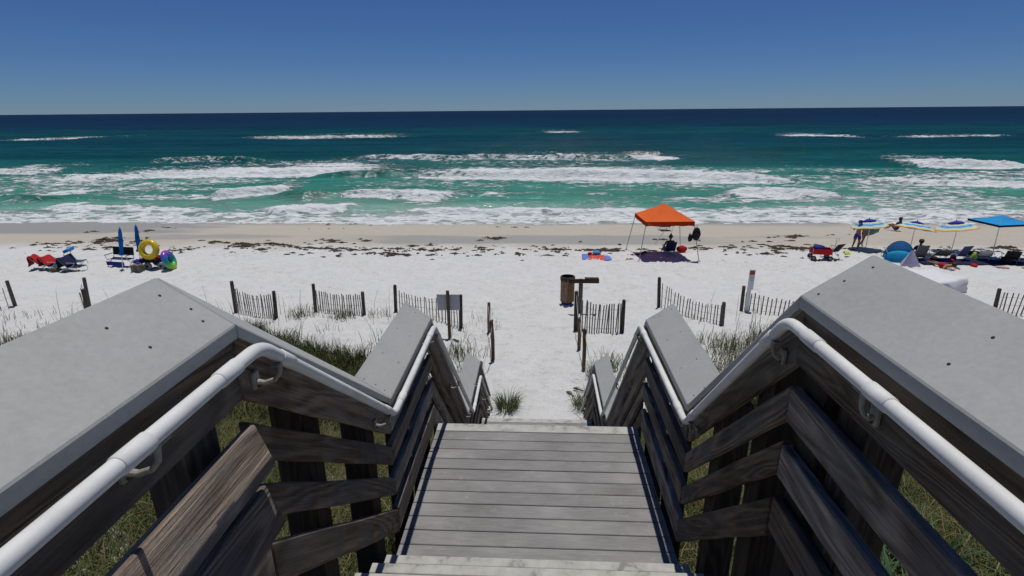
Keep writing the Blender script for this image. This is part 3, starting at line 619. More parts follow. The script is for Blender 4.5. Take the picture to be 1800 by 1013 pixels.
# ------------------------------------------------------------------ sand fences, stakes, signs, bin
def twist_post(name, h, r, mat, parent, loc=(0, 0, 0), lean=(0, 0), seg=9, seed=0):
    q = random.Random(seed); bm = B()
    ring_sweep(bm, [(lean[0] * t * h, lean[1] * t * h, -.35 + t * (h + .35)) for t in (0, .3, .6, .9, .985, 1)], [r * q.uniform(.95, 1.05) * k for k in (1.05, 1.02, 1, .97, .95, .8)], seg)
    o = obj(name, bm, mat, parent); o.location = loc; return o
slat_me = None
def sand_fence(a, b, label, ha=1.15, hb=.95, n=20, slat_h=1.0, sag=.18, seed=0, posts=(True, True), lean=(0, 0)):
    global slat_me
    q = random.Random(seed); A = Vector(gp(*a)); Bv = Vector(gp(*b)); lean = tuple(l + (.10 if a[0] < -8 else .05 if a[0] < -3 else -.05 if a[0] > 3 else 0) for l in lean)
    t = thing('sand_fence', label, 'fence', A, 0, 'short slatted sand fences across the dune')
    if posts[0]: twist_post('post', ha, .06, M['fencepost'], t, (0, 0, 0), (q.uniform(-.04, .04) + lean[0], .03), seed=seed)
    if posts[1]: twist_post('post', hb, .06, M['fencepost'], t, Bv - A, (q.uniform(-.04, .04) + lean[1], .02), seed=seed + 1)
    if slat_me is None:
        bm = B(); box(bm, (0, 0, .5), (.036, .011, 1.0), bevel=.003); slat_me = bpy.data.meshes.new('slat'); bm.to_mesh(slat_me); bm.free(); slat_me.materials.append(M['slat'])
    tops = []
    for i in range(n):
        k = (i + .8) / (n + .6); x = A.x + (Bv.x - A.x) * k; y = A.y + (Bv.y - A.y) * k
        bow = -sag * .6 * math.sin(k * math.pi)
        top = (ha - .16) * (1 - k) + (hb - .07) * k - sag * math.sin(k * math.pi) + (A.z * (1 - k) + Bv.z * k)
        g = float(ground(x, y + bow)); h = top - g + .08 + q.uniform(-.03, .03)
        o = bpy.data.objects.new('slat', slat_me); COL.objects.link(o); o.parent = t
        o.location = (x - A.x, y + bow - A.y, g - .08 - A.z); o.scale = (1, 1, h)
        o.rotation_euler = (q.uniform(-.04, .04), q.uniform(-.035, .035) + .03 * math.sin(k * 3.14), math.atan2(Bv.y - A.y, Bv.x - A.x) + q.uniform(-.3, .3))
        tops.append((o.location.copy(), h))
    for fr in (.15, .45, .75):
        bm = B(); pts = [Vector((0, .03, ha * fr * .9))] + [l + Vector((0, .012, h * fr + .06)) for l, h in tops] + [Bv - A + Vector((0, .03, hb * fr * .9))]
        ring_sweep(bm, pts, .004, 4); obj('wire', bm, M['rust'], t)
    return t
sand_fence((-19.5, 17.7), (-19.0, 16.4), 'pair of leaning posts standing alone at the far left edge of the beach', 1.0, 1.15, 0 + 3, seed=1, lean=(-.12, -.15))
sand_fence((-16.55, 17.6), (-15.75, 16.6), 'narrow slatted fence with two posts behind the tip of the left cap', 1.15, .9, 9, seed=3)
sand_fence((-10.6, 16.95), (-8.85, 16.3), 'slatted fence in front of the tall grass, right of the left cap tip', 1.15, .98, 20, sag=.16, seed=5, lean=(-.08, -.04))
sand_fence((-7.85, 17.2), (-5.9, 16.6), 'slatted fence between the tall grass and the middle left cap', 1.05, .85, 21, sag=.1, seed=7)
sand_fence((-4.95, 17.1), (-2.45, 15.6), 'slatted fence running behind the white sign board', 1.0, 1.1, 22, sag=.12, seed=9)
sand_fence((1.22, 15.7), (2.65, 15.45), 'slatted fence beside the wooden bin and the rope stakes', 1.3, 1.05, 19, sag=.15, seed=11)
sand_fence((4.45, 18.4), (5.9, 16.0), 'slatted fence behind the middle right cap', 1.15, .78, 20, sag=.22, seed=13)
sand_fence((7.2, 17.9), (9.6, 16.8), 'slatted fence next to the white and red marker post', .95, .8, 20, sag=.18, seed=15, posts=(True, False))
sand_fence((15.7, 17.8), (17.6, 17.2), 'slatted fence with a stout post at the far right edge', .95, 1.0, 16, sag=.02, seed=17)

def stake(x, y, h, label, w=.055, seed=0):
    q = random.Random(seed); bm = B()
    ring_sweep(bm, [(0, 0, -.3), (.005, 0, h * .5), (q.uniform(-.03, .03), 0, h - .03), (q.uniform(-.03, .03), .01, h)], [w, w, w * .95, w * .6], 6)
    o = obj('wooden_stake', bm, M['stake']); o.location = gp(x, y); return tag(o, label, 'stake', 'stakes along the sand path')
SK = [(-1.52, 15.4, 1.02, 'tan stake farthest down the path on its left side'), (-1.22, 13.3, 1.2, 'tall tan stake on the left of the path, in front of two others'),
      (-1.42, 11.9, .62, 'short dark stake peeking over the lower left rail'), (1.22, 14.2, .98, 'tan stake standing just in front of the left fence post by the bin'),
      (1.25, 12.9, 1.15, 'tall tan stake nearest the path, right of the sandy track'), (1.5, 11.8, .66, 'short brown stake beside the lower right rail')]
for i, (x, y, h, l) in enumerate(SK): stake(x, y, h, l, .05, i)
M['rope'] = cloth('rope', (.42, .40, .34))
def rope(pts, label, r=.009):
    P = []
    for a, b, sag in pts:
        a = Vector(a); b = Vector(b)
        P += [a.lerp(b, k / 8) - Vector((0, 0, sag * 4 * (k / 8) * (1 - k / 8))) for k in range(9 if (a, b) else 8)]
    Q = [P[0]] + [p for i, p in enumerate(P[1:]) if (p - P[i]).length > 1e-4]
    bm = B(); ring_sweep(bm, Q, r, 5); return tag(obj('rope', bm, M['rope']), label, 'rope')
top = lambda i, k=.9: gp(SK[i][0], SK[i][1], SK[i][2] * k)
rope([(top(0), top(1), .35), (top(1), top(2, .8), .3)], 'thin rope strung between the stakes left of the path')
rope([(gp(1.22, 15.7, 1.2), top(3), .25), (top(3), top(4), .3), (top(4), top(5, .8), .35)], 'thin rope strung between the stakes right of the path')

# sign seen from behind
t = thing('sign_board', 'blank white sign seen from behind on a tan wooden post', 'sign', gp(-2.65, 14.7))
bm = B(); box(bm, (0, 0, .55), (.09, .07, 1.9), bevel=.005); obj('post', bm, M['stake'], t)
M['signback'] = speckle('sign_back', (.50, .51, .54), .04, .5, 8)
bm = B(); box(bm, (0, .045, 1.12), (.68, .014, .5), bevel=.004); obj('panel', bm, M['signback'], t)
t = thing('marker_post', 'thin white marker post with a red panel at its top', 'marker', gp(7.33, 17.8))
M['white'] = speckle('white_plastic', (.68, .68, .7), .04, .5, 10); M['red'] = plain('red_paint', (.42, .035, .03), .5)
bm = B(); box(bm, (0, 0, .62), (.13, .03, 1.9), bevel=.004); obj('post', bm, M['white'], t)
bm = B(); box(bm, (.02, -.022, 1.2), (.20, .012, .72), bevel=.003); p = obj('panel', bm, M['white'], t)
bm = B(); box(bm, (.02, -.030, 1.46), (.17, .004, .14)); obj('red_label', bm, M['red'], p)
M['ink'] = plain('grey_ink', (.25, .25, .27), .7)
for k in range(4):
    bm = B(); box(bm, (.02, -.030, 1.34 - k * .05), (.13 - .02 * (k % 2), .003, .012)); obj('text_line', bm, M['ink'], p)
# wooden bin on its post
t = thing('wooden_bin', 'orange brown slatted wooden bin with a dark rim left of the beam post', 'bin', gp(1.12, 18.9))
M['binrim'] = wood('bin_rim', (.02, .012, .008), (.06, .04, .028), (.11, .08, .06))
for k in range(10):
    a = k * math.pi / 5; bm = B()
    box(bm, (.24 * math.cos(a), .24 * math.sin(a), .56), (.03, .148, .90), Matrix.Rotation(a, 3, 'Z'), .004); obj('slat', bm, M['bin'], t)
bm = B(); lathe(bm, [(.262, 0), (.275, .01), (.275, .16), (.235, .17), (.235, .02)], 10, (0, 0, .92)); obj('rim', bm, M['binrim'], t)
bm = B(); lathe(bm, [(.21, 0), (.215, .68), (.20, .69), (.0, .69)], 10, (0, 0, .26)); obj('liner', bm, M['binrim'], t)
for a in (.6, 2.7, 4.7):
    bm = B(); box(bm, (.2 * math.cos(a), .2 * math.sin(a), .03), (.06, .06, .6)); obj('foot', bm, M['binrim'], t)
t = thing('beam_post', 'brown post carrying a level wooden beam beside the wooden bin', 'post', gp(1.52, 17.8))
bm = B(); box(bm, (0, 0, .45), (.14, .14, 1.55), bevel=.008); obj('post', bm, M['fencepost'], t)
bm = B(); box(bm, (.10, -.095, 1.18), (1.04, .05, .15), bevel=.006); obj('beam', bm, M['fencepost'], t)
bm = B(); box(bm, (.36, -.09, 1.285), (.48, .13, .04), bevel=.006); obj('shelf', bm, M['fencepost'], t)

# sandals on the path
M['leather'] = cloth('sandal_leather', (.12, .075, .04)); M['sole'] = plain('sandal_sole', (.05, .035, .025), .8)
for i, (x, y, a, l) in enumerate(((.80, 11.35, .5, 'left brown sandal of the pair lying on the sand path'), (1.02, 11.6, 1.0, 'right brown sandal of the pair lying on the sand path'))):
    t = thing('sandal', l, 'sandal', gp(x, y, .02), a, 'pair of sandals on the path')
    bm = B(); ring_sweep(bm, [(0, -.14, .012), (0, -.12, .012), (0, -.04, .012), (0, .06, .012), (0, .12, .012), (0, .145, .012)], [.02, .036, .034, .05, .042, .015], 12, flat=.3); obj('sole', bm, M['sole'], t)
    for k in (-1, 1):
        bm = B(); ring_sweep(bm, [(k * .042, -.03, .02), (k * .034, .02, .055), (.0, .075, .05), (0, .09, .022)], .011, 6, flat=.5); obj('strap', bm, M['leather'], t)

# ------------------------------------------------------------------ beach furniture
M['alu'] = plain('bare_aluminium', (.55, .56, .58), .35, .85); M['steel'] = plain('grey_steel', (.30, .31, .32), .45, .5); M['black'] = cloth('black_cloth', (.016, .016, .02))
M['navy'] = cloth('navy_cloth', (.016, .018, .055)); M['redc'] = cloth('red_towel', (.42, .018, .022)); M['royal'] = cloth('royal_blue', (.02, .03, .22)); M['azure'] = cloth('azure_cloth', (.012, .17, .50))
M['tarpw'] = cloth('white_tarp', (.66, .67, .68), .6, .05); M['greyc'] = cloth('grey_mesh', (.13, .135, .14)); M['teal'] = cloth('teal_cloth', (.02, .075, .09)); M['rubber'] = plain('tyre_rubber', (.02, .02, .022), .85)
M['wheelg'] = plain('grey_wheel', (.20, .22, .25), .6); M['bluemesh'] = cloth('blue_grey_cloth', (.08, .10, .22)); M['lav'] = cloth('lavender_mesh', (.40, .38, .52)); M['mint'] = cloth('mint_cloth', (.22, .36, .27))
M['orange'] = cloth('orange_canopy', (.72, .125, .022), .75, .05); M['orange2'] = cloth('dark_orange_trim', (.50, .06, .012), .75, .05); M['brown'] = cloth('brown_cloth', (.10, .075, .03)); M['camo'] = cloth('olive_grey_cloth', (.11, .115, .085), .8, .35)
M['lime'] = plain('lime_plastic', (.55, .70, .03), .4); M['redp'] = plain('red_plastic', (.45, .02, .02), .4); M['bluep'] = plain('blue_plastic', (.03, .08, .40), .4); M['pink'] = cloth('pink_cloth', (.5, .25, .3)); M['tan'] = cloth('tan_cloth', (.42, .27, .14))

def beach_chair(label, loc, rz, fab, seat_h=.24, back=.62, rec=38, width=.56, frame=None, group='folding beach chairs', cat='chair'):
    """low folding chair facing local +Y, back leaning to -Y"""
    fr = frame or M['alu']; t = thing('beach_chair', label, cat, loc, rz, group); w = width / 2
    a = R(rec); by = -.22 - back * math.sin(a); bz = seat_h + back * math.cos(a)
    for s in (-1, 1):
        bm = B(); ring_sweep(bm, [(s * w, .28, .02), (s * w, .27, seat_h), (s * w, -.22, seat_h - .03), (s * w, by, bz)], .013, 8); obj('side_frame', bm, fr, t)
        bm = B(); ring_sweep(bm, [(s * w * .96, -.42, .02), (s * w * .96, -.15, seat_h * .6), (s * w * .96, .22, seat_h + .22)], .012, 8); obj('leg', bm, fr, t)
        bm = B(); box(bm, (s * w * 1.03, .0, seat_h + .24), (.055, .46, .022), bevel=.006); obj('armrest', bm, fr, t)
    for y in (.28, -.42):
        bm = B(); tube(bm, (-w, y, .02), (w, y, .02), .012); obj('foot_bar', bm, fr, t)
    bm = B(); sheet(bm, [[(x, y, seat_h + .01 - .05 * (1 - (x / w)**2) * math.sin(max(0, min(1, (y + .22) / .5)) * math.pi)) for x in np.linspace(-w, w, 6)] for y in np.linspace(-.22, .28, 6)], .008); obj('seat', bm, fab, t, True)
    bm = B(); sheet(bm, [[(x, -.22 - k * back * math.sin(a) - .035 * (1 - (x / w)**2) * math.sin(k * math.pi), seat_h + k * back * math.cos(a)) for x in np.linspace(-w, w, 6)] for k in np.linspace(0.03, 1, 7)], .012); obj('backrest', bm, fab, t, True)
    return t
def towel_over_back(label, loc, rz, mat, seat_h=.24, back=.62, rec=38, width=.62, drop=.45, front=.5):
    a = R(rec); w = width / 2; q = random.Random(hash(label) % 1000 if False else len(label)); path = []
    for k in np.linspace(0, 1, 7): path.append((-.20 - (front + (1 - front) * 0 + k * (1)) * back * math.sin(a) * 1 + .02, seat_h + k * back * math.cos(a) + .03))
    path = [(-.16 - k * back * math.sin(a), seat_h + .035 + k * back * math.cos(a)) for k in np.linspace(.15, 1, 7)]
    yb, zb = path[-1]; path += [(yb - .05, zb + .02), (yb - .09, zb - .03)] + [(yb - .10 - .01 * k, zb - .03 - drop * k / 5) for k in range(1, 6)]
    bm = B(); sheet(bm, [[(x + q.uniform(-.01, .01), y + .02 * math.sin(9 * x + i), z + .012 * math.sin(14 * x + i * .6)) for x in np.linspace(-w, w, 9)] for i, (y, z) in enumerate(path)], .014)
    o = obj('towel', bm, mat, None, True); o.location = loc; o.rotation_euler = (0, 0, rz); return tag(o, label, 'towel')

# left party
l1 = gp(-24.5, 24.5); beach_chair('leftmost folding chair, under a bright red towel', l1, R(-70), M['teal'], rec=42); towel_over_back('bright red towel over the leftmost folding chair', l1, R(-70), M['redc'], rec=42)
l2 = gp(-23.8, 24.25); beach_chair('folding chair under the second red towel, left of the navy covered one', l2, R(-95), M['teal'], rec=48); towel_over_back('long red towel over the second folding chair from the left', l2, R(-95), M['redc'], rec=48, drop=.4)
l3 = gp(-22.7, 24.1); beach_chair('folding chair under a dark blue towel, right of the red towels', l3, R(-95), M['navy'], rec=48); towel_over_back('dark blue towel over the folding chair right of the red towels', l3, R(-95), M['navy'], rec=48)
t = thing('lounge_chair', 'green chair with a small bright blue sun shade between red and dark blue towels', 'chair', gp(-23.5, 25.1), R(-80))
for s in (-1, 1):
    bm = B(); ring_sweep(bm, [(s * .26, .28, .02), (s * .26, .26, .28), (s * .26, -.2, .25), (s * .26, -.42, .66), (s * .26, -.30, .92)], .013, 8); obj('side_frame', bm, M['alu'], t)
bm = B(); sheet(bm, [[(x, y, .27) for x in (-.26, 0, .26)] for y in (-.2, 0, .27)], .01); obj('seat', bm, M['teal'], t)
bm = B(); sheet(bm, [[(x, -.2 - .22 * k, .26 + .38 * k) for x in (-.26, 0, .26)] for k in (0, .5, 1)], .01); obj('backrest', bm, M['teal'], t)
bm = B(); box(bm, (0, -.30, .86), (.56, .24, .14), Matrix.Rotation(R(25), 3, 'X'), .02); obj('sun_shade', bm, M['azure'], t)
bm = B(); blob(bm, (0, 0, .11), (.2, .13, .12), jitter=.015, rnd=rnd); o = tag(obj('beach_bag', bm, M['brown'], None, True), 'small brown bag on the sand under the red towels', 'bag'); o.location = gp(-23.6, 23.8)
def closed_umbrella(loc, label, lean):
    t = thing('closed_umbrella', label, 'umbrella', loc, 0, 'closed blue umbrellas'); t.rotation_euler = (lean[1], lean[0], .4)
    bm = B(); tube(bm, (0, 0, -.3), (0, 0, 2.12), .019, 10); obj('pole', bm, M['alu'], t)
    bm = B(); prof = [(.05, .74), (.115, .77), (.055, .92), (.07, 1.15), (.085, 1.45), (.07, 1.62), (.065, 1.85), (.045, 2.02), (.02, 2.1)]; rings = []
    for r, z in prof: rings.append([bm.verts.new((r * (1 + .28 * (-1)**k) * math.cos(k * math.pi / 8), r * (1 + .28 * (-1)**k) * math.sin(k * math.pi / 8), z)) for k in range(16)])
    for i in range(len(prof) - 1):
        for k in range(16): bm.faces.new((rings[i][k], rings[i][(k + 1) % 16], rings[i + 1][(k + 1) % 16], rings[i + 1][k]))
    bm.faces.new(rings[-1]); bm.faces.new(rings[0][::-1]); obj('canopy', bm, M['azure'], t)
    bm = B(); lathe(bm, [(.08, 0), (.086, .02), (.08, .04)], 12, (0, 0, 1.5)); obj('strap', bm, M['navy'], t)
    bm = B(); lathe(bm, [(.02, 0), (.024, .03), (.008, .09)], 8, (0, 0, 2.08)); obj('finial', bm, M['steel'], t)
closed_umbrella(gp(-20.55, 24.3), 'left of the two closed blue umbrellas, by the dark folding bench', (.14, .0)); closed_umbrella(gp(-20.3, 25.2), 'right of the two closed blue umbrellas, leaning left', (.09, .0))
# dark folding bench with arms
t = thing('folding_bench', 'wide dark navy folding bench behind the left closed umbrella', 'bench', gp(-21.2, 25.1), R(172)); 
for s in (-1, 1):
    bm = B(); ring_sweep(bm, [(s * .62, .25, .02), (s * .62, -.2, .44)], .014, 8); ring_sweep(bm, [(s * .62, -.25, .02), (s * .62, .22, .44), (s * .62, .24, .62)], .014, 8); obj('side_frame', bm, M['alu'], t)
    bm = B(); box(bm, (s * .62, .02, .64), (.06, .5, .025), bevel=.006); obj('armrest', bm, M['navy'], t)
    bm = B(); tube(bm, (s * .6, -.2, .42), (s * .6, -.28, .98), .014); obj('back_post', bm, M['alu'], t)
bm = B(); sheet(bm, [[(x, y, .43 - .03 * math.sin((y + .2) / .42 * 3.14)) for x in np.linspace(-.6, .6, 7)] for y in np.linspace(-.2, .22, 5)], .01); obj('seat', bm, M['navy'], t, True)
bm = B(); box(bm, (0, -.255, .76), (1.24, .05, .42), Matrix.Rotation(R(8), 3, 'X'), .02); obj('backrest', bm, M['black'], t)
bm = B(); box(bm, (.1, .26, .22), (1.05, .03, .20), bevel=.01); obj('foot_rest', bm, M['royal'], t)
# balloon wheeled cart
t = thing('beach_cart', 'dark beach cart with fat grey balloon wheels under a yellow swim ring', 'cart', gp(-19.0, 24.75), R(5))
bm = B(); box(bm, (0, 0, .36), (1.1, .55, .06), bevel=.01); box(bm, (0, .26, .48), (1.1, .03, .2)); box(bm, (0, -.26, .48), (1.1, .03, .2)); box(bm, (.54, 0, .48), (.03, .5, .2)); box(bm, (-.54, 0, .48), (.03, .5, .2)); obj('tray', bm, M['black'], t)
for x in (-.3, .36):
    for y in (-.36, .36):
        bm = B(); MM = Matrix.Translation((x, y, .19)) @ Matrix.Rotation(math.pi / 2, 4, 'X'); torus(bm, .11, .085, MM, 20, 10); w_ = obj('wheel', bm, M['wheelg'], t, True)
        bm = B(); lathe(bm, [(.05, -.09), (.06, -.08), (.06, .08), (.05, .09)], 10, M=MM); obj('hub', bm, M['black'], w_)
bm = B(); ring_sweep(bm, [(.55, -.2, .4), (.78, -.2, .9), (.84, -.18, 1.05), (.84, .18, 1.05), (.78, .2, .9), (.55, .2, .4)], .015, 8); obj('handle', bm, M['alu'], t)
def bundle(name, label, loc, size, mat, cat, seed=0, rz=0):
    q = random.Random(seed); bm = B(); blob(bm, (0, 0, size[2] * .9), size, u=14, v=10, jitter=min(size) * .16, rnd=q); bmesh.ops.smooth_vert(bm, verts=bm.verts, factor=.4, use_axis_x=True, use_axis_y=True, use_axis_z=True)
    o = obj(name, bm, mat, None, True); o.location = loc; o.rotation_euler = (0, 0, rz); return tag(o, label, cat)
cz = float(ground(-19, 24.75))
bundle('towel_bundle', 'rolled red towel on the cart left of the yellow ring', (-19.35, 24.65, cz + .42), (.22, .17, .11), M['redc'], 'towel', 3)
bundle('towel_bundle', 'red towel on the cart directly beneath the yellow ring', (-18.92, 24.62, cz + .42), (.2, .16, .10), M['redc'], 'towel', 4)
bundle('towel_bundle', 'blue towel at the right end of the balloon wheeled cart', (-18.62, 24.75, cz + .42), (.19, .2, .15), M['royal'], 'towel', 5)
bundle('towel_bundle', 'dark blue heap of towels above the olive cooler bag', (-19.75, 24.45, float(ground(-19.75, 24.45)) + .28), (.3, .2, .12), M['royal'], 'towel', 6)
bundle('towel_bundle', 'pale red towel heaped behind the olive cooler bag', (-19.72, 24.75, float(ground(-19.75, 24.75)) + .38), (.2, .15, .1), M['pink'], 'towel', 7)
t = thing('cooler_bag', 'olive grey cooler bag on the sand in front of the beach cart', 'bag', gp(-19.45, 23.9), R(8))
bm = B(); box(bm, (0, 0, .17), (.52, .32, .34), bevel=.05); obj('body', bm, M['camo'], t)
bm = B(); box(bm, (0, 0, .345), (.50, .30, .03), bevel=.01); obj('lid', bm, M['camo'], t)
for y in (-.168, .168):
    bm = B(); ring_sweep(bm, [(-.14, y, .15), (-.13, y, .33), (-.05, y * .9, .42), (.05, y * .9, .42), (.13, y, .33), (.14, y, .15)], .014, 6); obj('strap', bm, M['pink'], t)
def swim_ring(label, loc, rot, Rr, r, mat):
    bm = B(); torus(bm, Rr, r, Matrix(), 36, 16); t = obj('swim_ring', bm, mat, None, True); t.location = loc; t.rotation_euler = rot; tag(t, label, 'swim ring')
    bm = B(); lathe(bm, [(.018, 0), (.02, .02), (.012, .03)], 8, (Rr, 0, r)); obj('valve', bm, M['white'], t); return t
M['yellow'] = plain('yellow_vinyl', (.62, .45, .012), .25)
def rainbow():
    m, nt, p = pmat('rainbow_vinyl', (.5, .5, .5), .25, .5); v = coords(nt, 'Object'); s = nt.nodes.new('ShaderNodeSeparateXYZ'); nt.links.new(v, s.inputs[0])
    f = math_n(nt, 'ADD', math_n(nt, 'MULTIPLY', s.outputs['X'], .95), .5)
    c = ramp(nt, [(.02, (.5, .5, .02)), (.2, (.16, .45, .02)), (.42, (.01, .28, .14)), (.6, (.01, .16, .38)), (.8, (.10, .05, .42)), (.97, (.4, .06, .4))], f).outputs[0]; nt.links.new(c, p.inputs['Base Color']); return m
M['rainbow'] = rainbow()
def ring_rot(n):
    Z = Vector(n).normalized(); X = (Vector((0, 0, 1)) - Z * Z.z).normalized(); return Matrix((X, Z.cross(X), Z)).transposed().to_euler()
swim_ring('big yellow swim ring standing upright on the beach cart', (-19.13, 24.5, cz + 1.00), ring_rot((.05, -.95, .25)), .36, .145, M['yellow'])
swim_ring('rainbow swim ring leaning against the right end of the beach cart', (-18.15, 24.4, float(ground(-18.2, 24.5)) + .49), ring_rot((.97, .22, .32)), .37, .14, M['rainbow'])

# ------------------------------------------------------------------ orange canopy
cx, cy = 6.65, 28.2; g0 = float(ground(cx, cy))
t = thing('canopy_tent', 'orange pop up canopy on four thin splayed legs', 'canopy', (cx, cy, g0), R(3))
foot = 1.55; tp = 1.24; zt = 2.08
def roofpt(u, v):    # u,v in -1..1
    k = max(abs(u), abs(v)); return (u * tp, v * tp, zt + .74 * (1 - k)**1.08 - .05 * math.sin(k * 3.14) * (1 - min(abs(u), abs(v)) / max(k, 1e-6)) * .8)
names = [(0, -1), (1, 0), (0, 1), (-1, 0)]
for (ax, ay) in names:
    bm = B(); rows = []
    for k in np.linspace(0.02, 1, 9):
        rows.append([roofpt(*((k * w, ay * k) if ay else (ax * k, k * w))) for w in np.linspace(-1, 1, 13)])
    sheet(bm, rows, .008); obj('roof_panel', bm, M['orange'], t, False)
    bm = B(); e = []
    for z in (zt + .005, zt - .08, zt - .22):
        d = 1.006
        e.append([((w * tp * d if ay else ax * tp * d), (ay * tp * d if ay else w * tp * d), z - .015 * math.cos(w * 12) * (z < zt - .2)) for w in np.linspace(-1, 1, 17)])
    n_ = [[bm.verts.new(Vector(p) * 1) for p in r_] for r_ in e]
    for i in range(2):
        for j in range(16): bm.faces.new((n_[i][j], n_[i][j + 1], n_[i + 1][j + 1], n_[i + 1][j]))
    g_ = bmesh.ops.solidify(bm, geom=list(bm.faces), thickness=.008); obj('valance', bm, M['orange2'], t)
for sx in (-1, 1):
    for sy in (-1, 1):
        gz_ = float(ground(cx + sx * foot, cy + sy * foot)) - g0
        bm = B(); tube(bm, (sx * foot, sy * foot, gz_ - .02), (sx * tp * .97, sy * tp * .97, zt + .0), .020, 8); l_ = obj('leg', bm, M['steel'], t)
        bm = B(); box(bm, (sx * foot, sy * foot, gz_ + .01), (.12, .12, .02), bevel=.003); obj('foot_plate', bm, M['steel'], l_)
for a in range(4):
    bm = B(); c_ = [(-1, -1), (1, -1), (1, 1), (-1, 1)]; p, q_ = c_[a], c_[(a + 1) % 4]
    P0 = Vector((p[0] * tp * .95, p[1] * tp * .95, zt - .03)); P1 = Vector((q_[0] * tp * .95, q_[1] * tp * .95, zt - .03)); mid = (P0 + P1) / 2
    tube(bm, P0, mid + Vector((0, 0, -.12)), .011, 6); tube(bm, mid + Vector((0, 0, -.12)), P1, .011, 6); tube(bm, P0 - Vector((0, 0, .14)), mid + Vector((0, 0, .06)), .011, 6); tube(bm, mid + Vector((0, 0, .06)), P1 - Vector((0, 0, .14)), .011, 6); obj('truss', bm, M['steel'], t)
bm = B(); box(bm, (-tp * .86, -tp * 1.013, zt - .10), (.07, .004, .06)); obj('label_patch', bm, M['tan'], t)
rope([((cx + .95, cy + 1.2, g0 + 1.95), (cx + .3, cy + 2.9, float(ground(cx, cy + 2.9)) + .02), .0), ], 'left guy rope running from the back of the orange canopy to the sand', .012)
rope([((cx + 1.0, cy + 1.25, g0 + 1.95), (cx + 1.0, cy + 2.7, float(ground(cx, cy + 2.7)) + .02), .02), ], 'right guy rope running from the back of the orange canopy to the sand', .012)
def backpack(label, loc, s, mat, rz=0):
    t = thing('backpack', label, 'backpack', loc, rz, 'bags hung on the canopy leg'); bm = B(); blob(bm, (0, 0, 0), (.17 * s, .11 * s, .27 * s), jitter=.012, rnd=rnd); obj('body', bm, mat, t, True)
    bm = B(); blob(bm, (0, -.10 * s, -.07 * s), (.12 * s, .05 * s, .11 * s)); obj('pocket', bm, mat, t, True)
    bm = B(); ring_sweep(bm, [(-.05, .05, .2 * s), (-.03, .05, .32 * s), (.03, .05, .32 * s), (.05, .05, .2 * s)], .012, 6); obj('strap', bm, mat, t)
backpack('large black backpack hanging on the right front leg of the orange canopy', (cx + 1.36, cy - 1.45, g0 + 1.50), 1.25, M['black']); backpack('small black bag hanging left of the large backpack on the canopy leg', (cx + 1.07, cy - 1.45, g0 + 1.30), .75, M['black'], .4)

# blanket with red centre
t = thing('beach_blanket', 'blue beach blanket with a red white patterned centre left of the orange canopy', 'blanket', gp(3.15, 27.6, .03), R(-4))
M['bl'] = cloth('blanket_blue', (.13, .19, .52)); 
def blred():
    m, nt, p = pmat('blanket_red', (.6, .1, .08), .9, .1); v = coords(nt, 'Object'); vo = nt.nodes.new('ShaderNodeTexVoronoi'); vo.inputs['Scale'].default_value = 9; nt.links.new(v, vo.inputs[0])
    nt.links.new(mixc(nt, ramp(nt, [(.22, (1, 1, 1)), (.3, (0, 0, 0))], vo.outputs['Distance']).outputs[0], (.55, .07, .055), (.62, .42, .38)), p.inputs['Base Color']); return m
M['blr'] = blred()
for (x0, x1, mt, nm) in ((-.78, -.42, 'bl', 'side_panel'), (-.42, .42, 'blr', 'centre_panel'), (.42, .78, 'bl', 'side_panel')):
    bm = B(); sheet(bm, [[(x, y, .012 * math.sin(5 * x + 3 * y) + .012 * math.cos(7 * y)) for x in np.linspace(x0, x1, 7)] for y in np.linspace(-.62, .62, 9)], .01); obj(nm, bm, M[mt], t, True)
bundle('beach_bag', 'light blue bag lying on the far edge of the blanket', (3.18, 28.05, float(ground(3.2, 28)) + .04), (.24, .15, .12), cloth('light_blue', (.10, .32, .55)), 'bag', 8)
bundle('beach_bag', 'small dark red pouch next to the light blue bag on the blanket', (2.82, 28.05, float(ground(2.8, 28)) + .04), (.13, .1, .08), M['redc'], 'bag', 9)
bundle('beach_bag', 'red bag on the sand by the right back leg of the orange canopy', gp(7.95, 28.9), (.30, .2, .2), M['redc'], 'bag', 10)
for i, (x, y, a) in enumerate(((4.72, 27.1, .3), (4.9, 27.15, .6))):
    t = thing('flip_flop', ('left', 'right')[i] + ' dark flip flop on the sand by the left front canopy leg', 'sandal', gp(x, y, .02), a + 1.2, 'dark flip flops by the canopy')
    bm = B(); ring_sweep(bm, [(0, -.14, .01), (0, -.1, .01), (0, .06, .01), (0, .14, .01)], [.02, .04, .05, .02], 10, flat=.3); obj('sole', bm, M['sole'], t)
    bm = B(); ring_sweep(bm, [(-.04, -.02, .02), (0, .07, .05), (.04, -.02, .02)], .012, 6); obj('strap', bm, M['black'], t)
beach_chair('blue grey folding chair standing by the water, seen below the orange canopy', gp(8.7, 36.6), R(8), M['bluemesh'], rec=30, back=.7, width=.7)
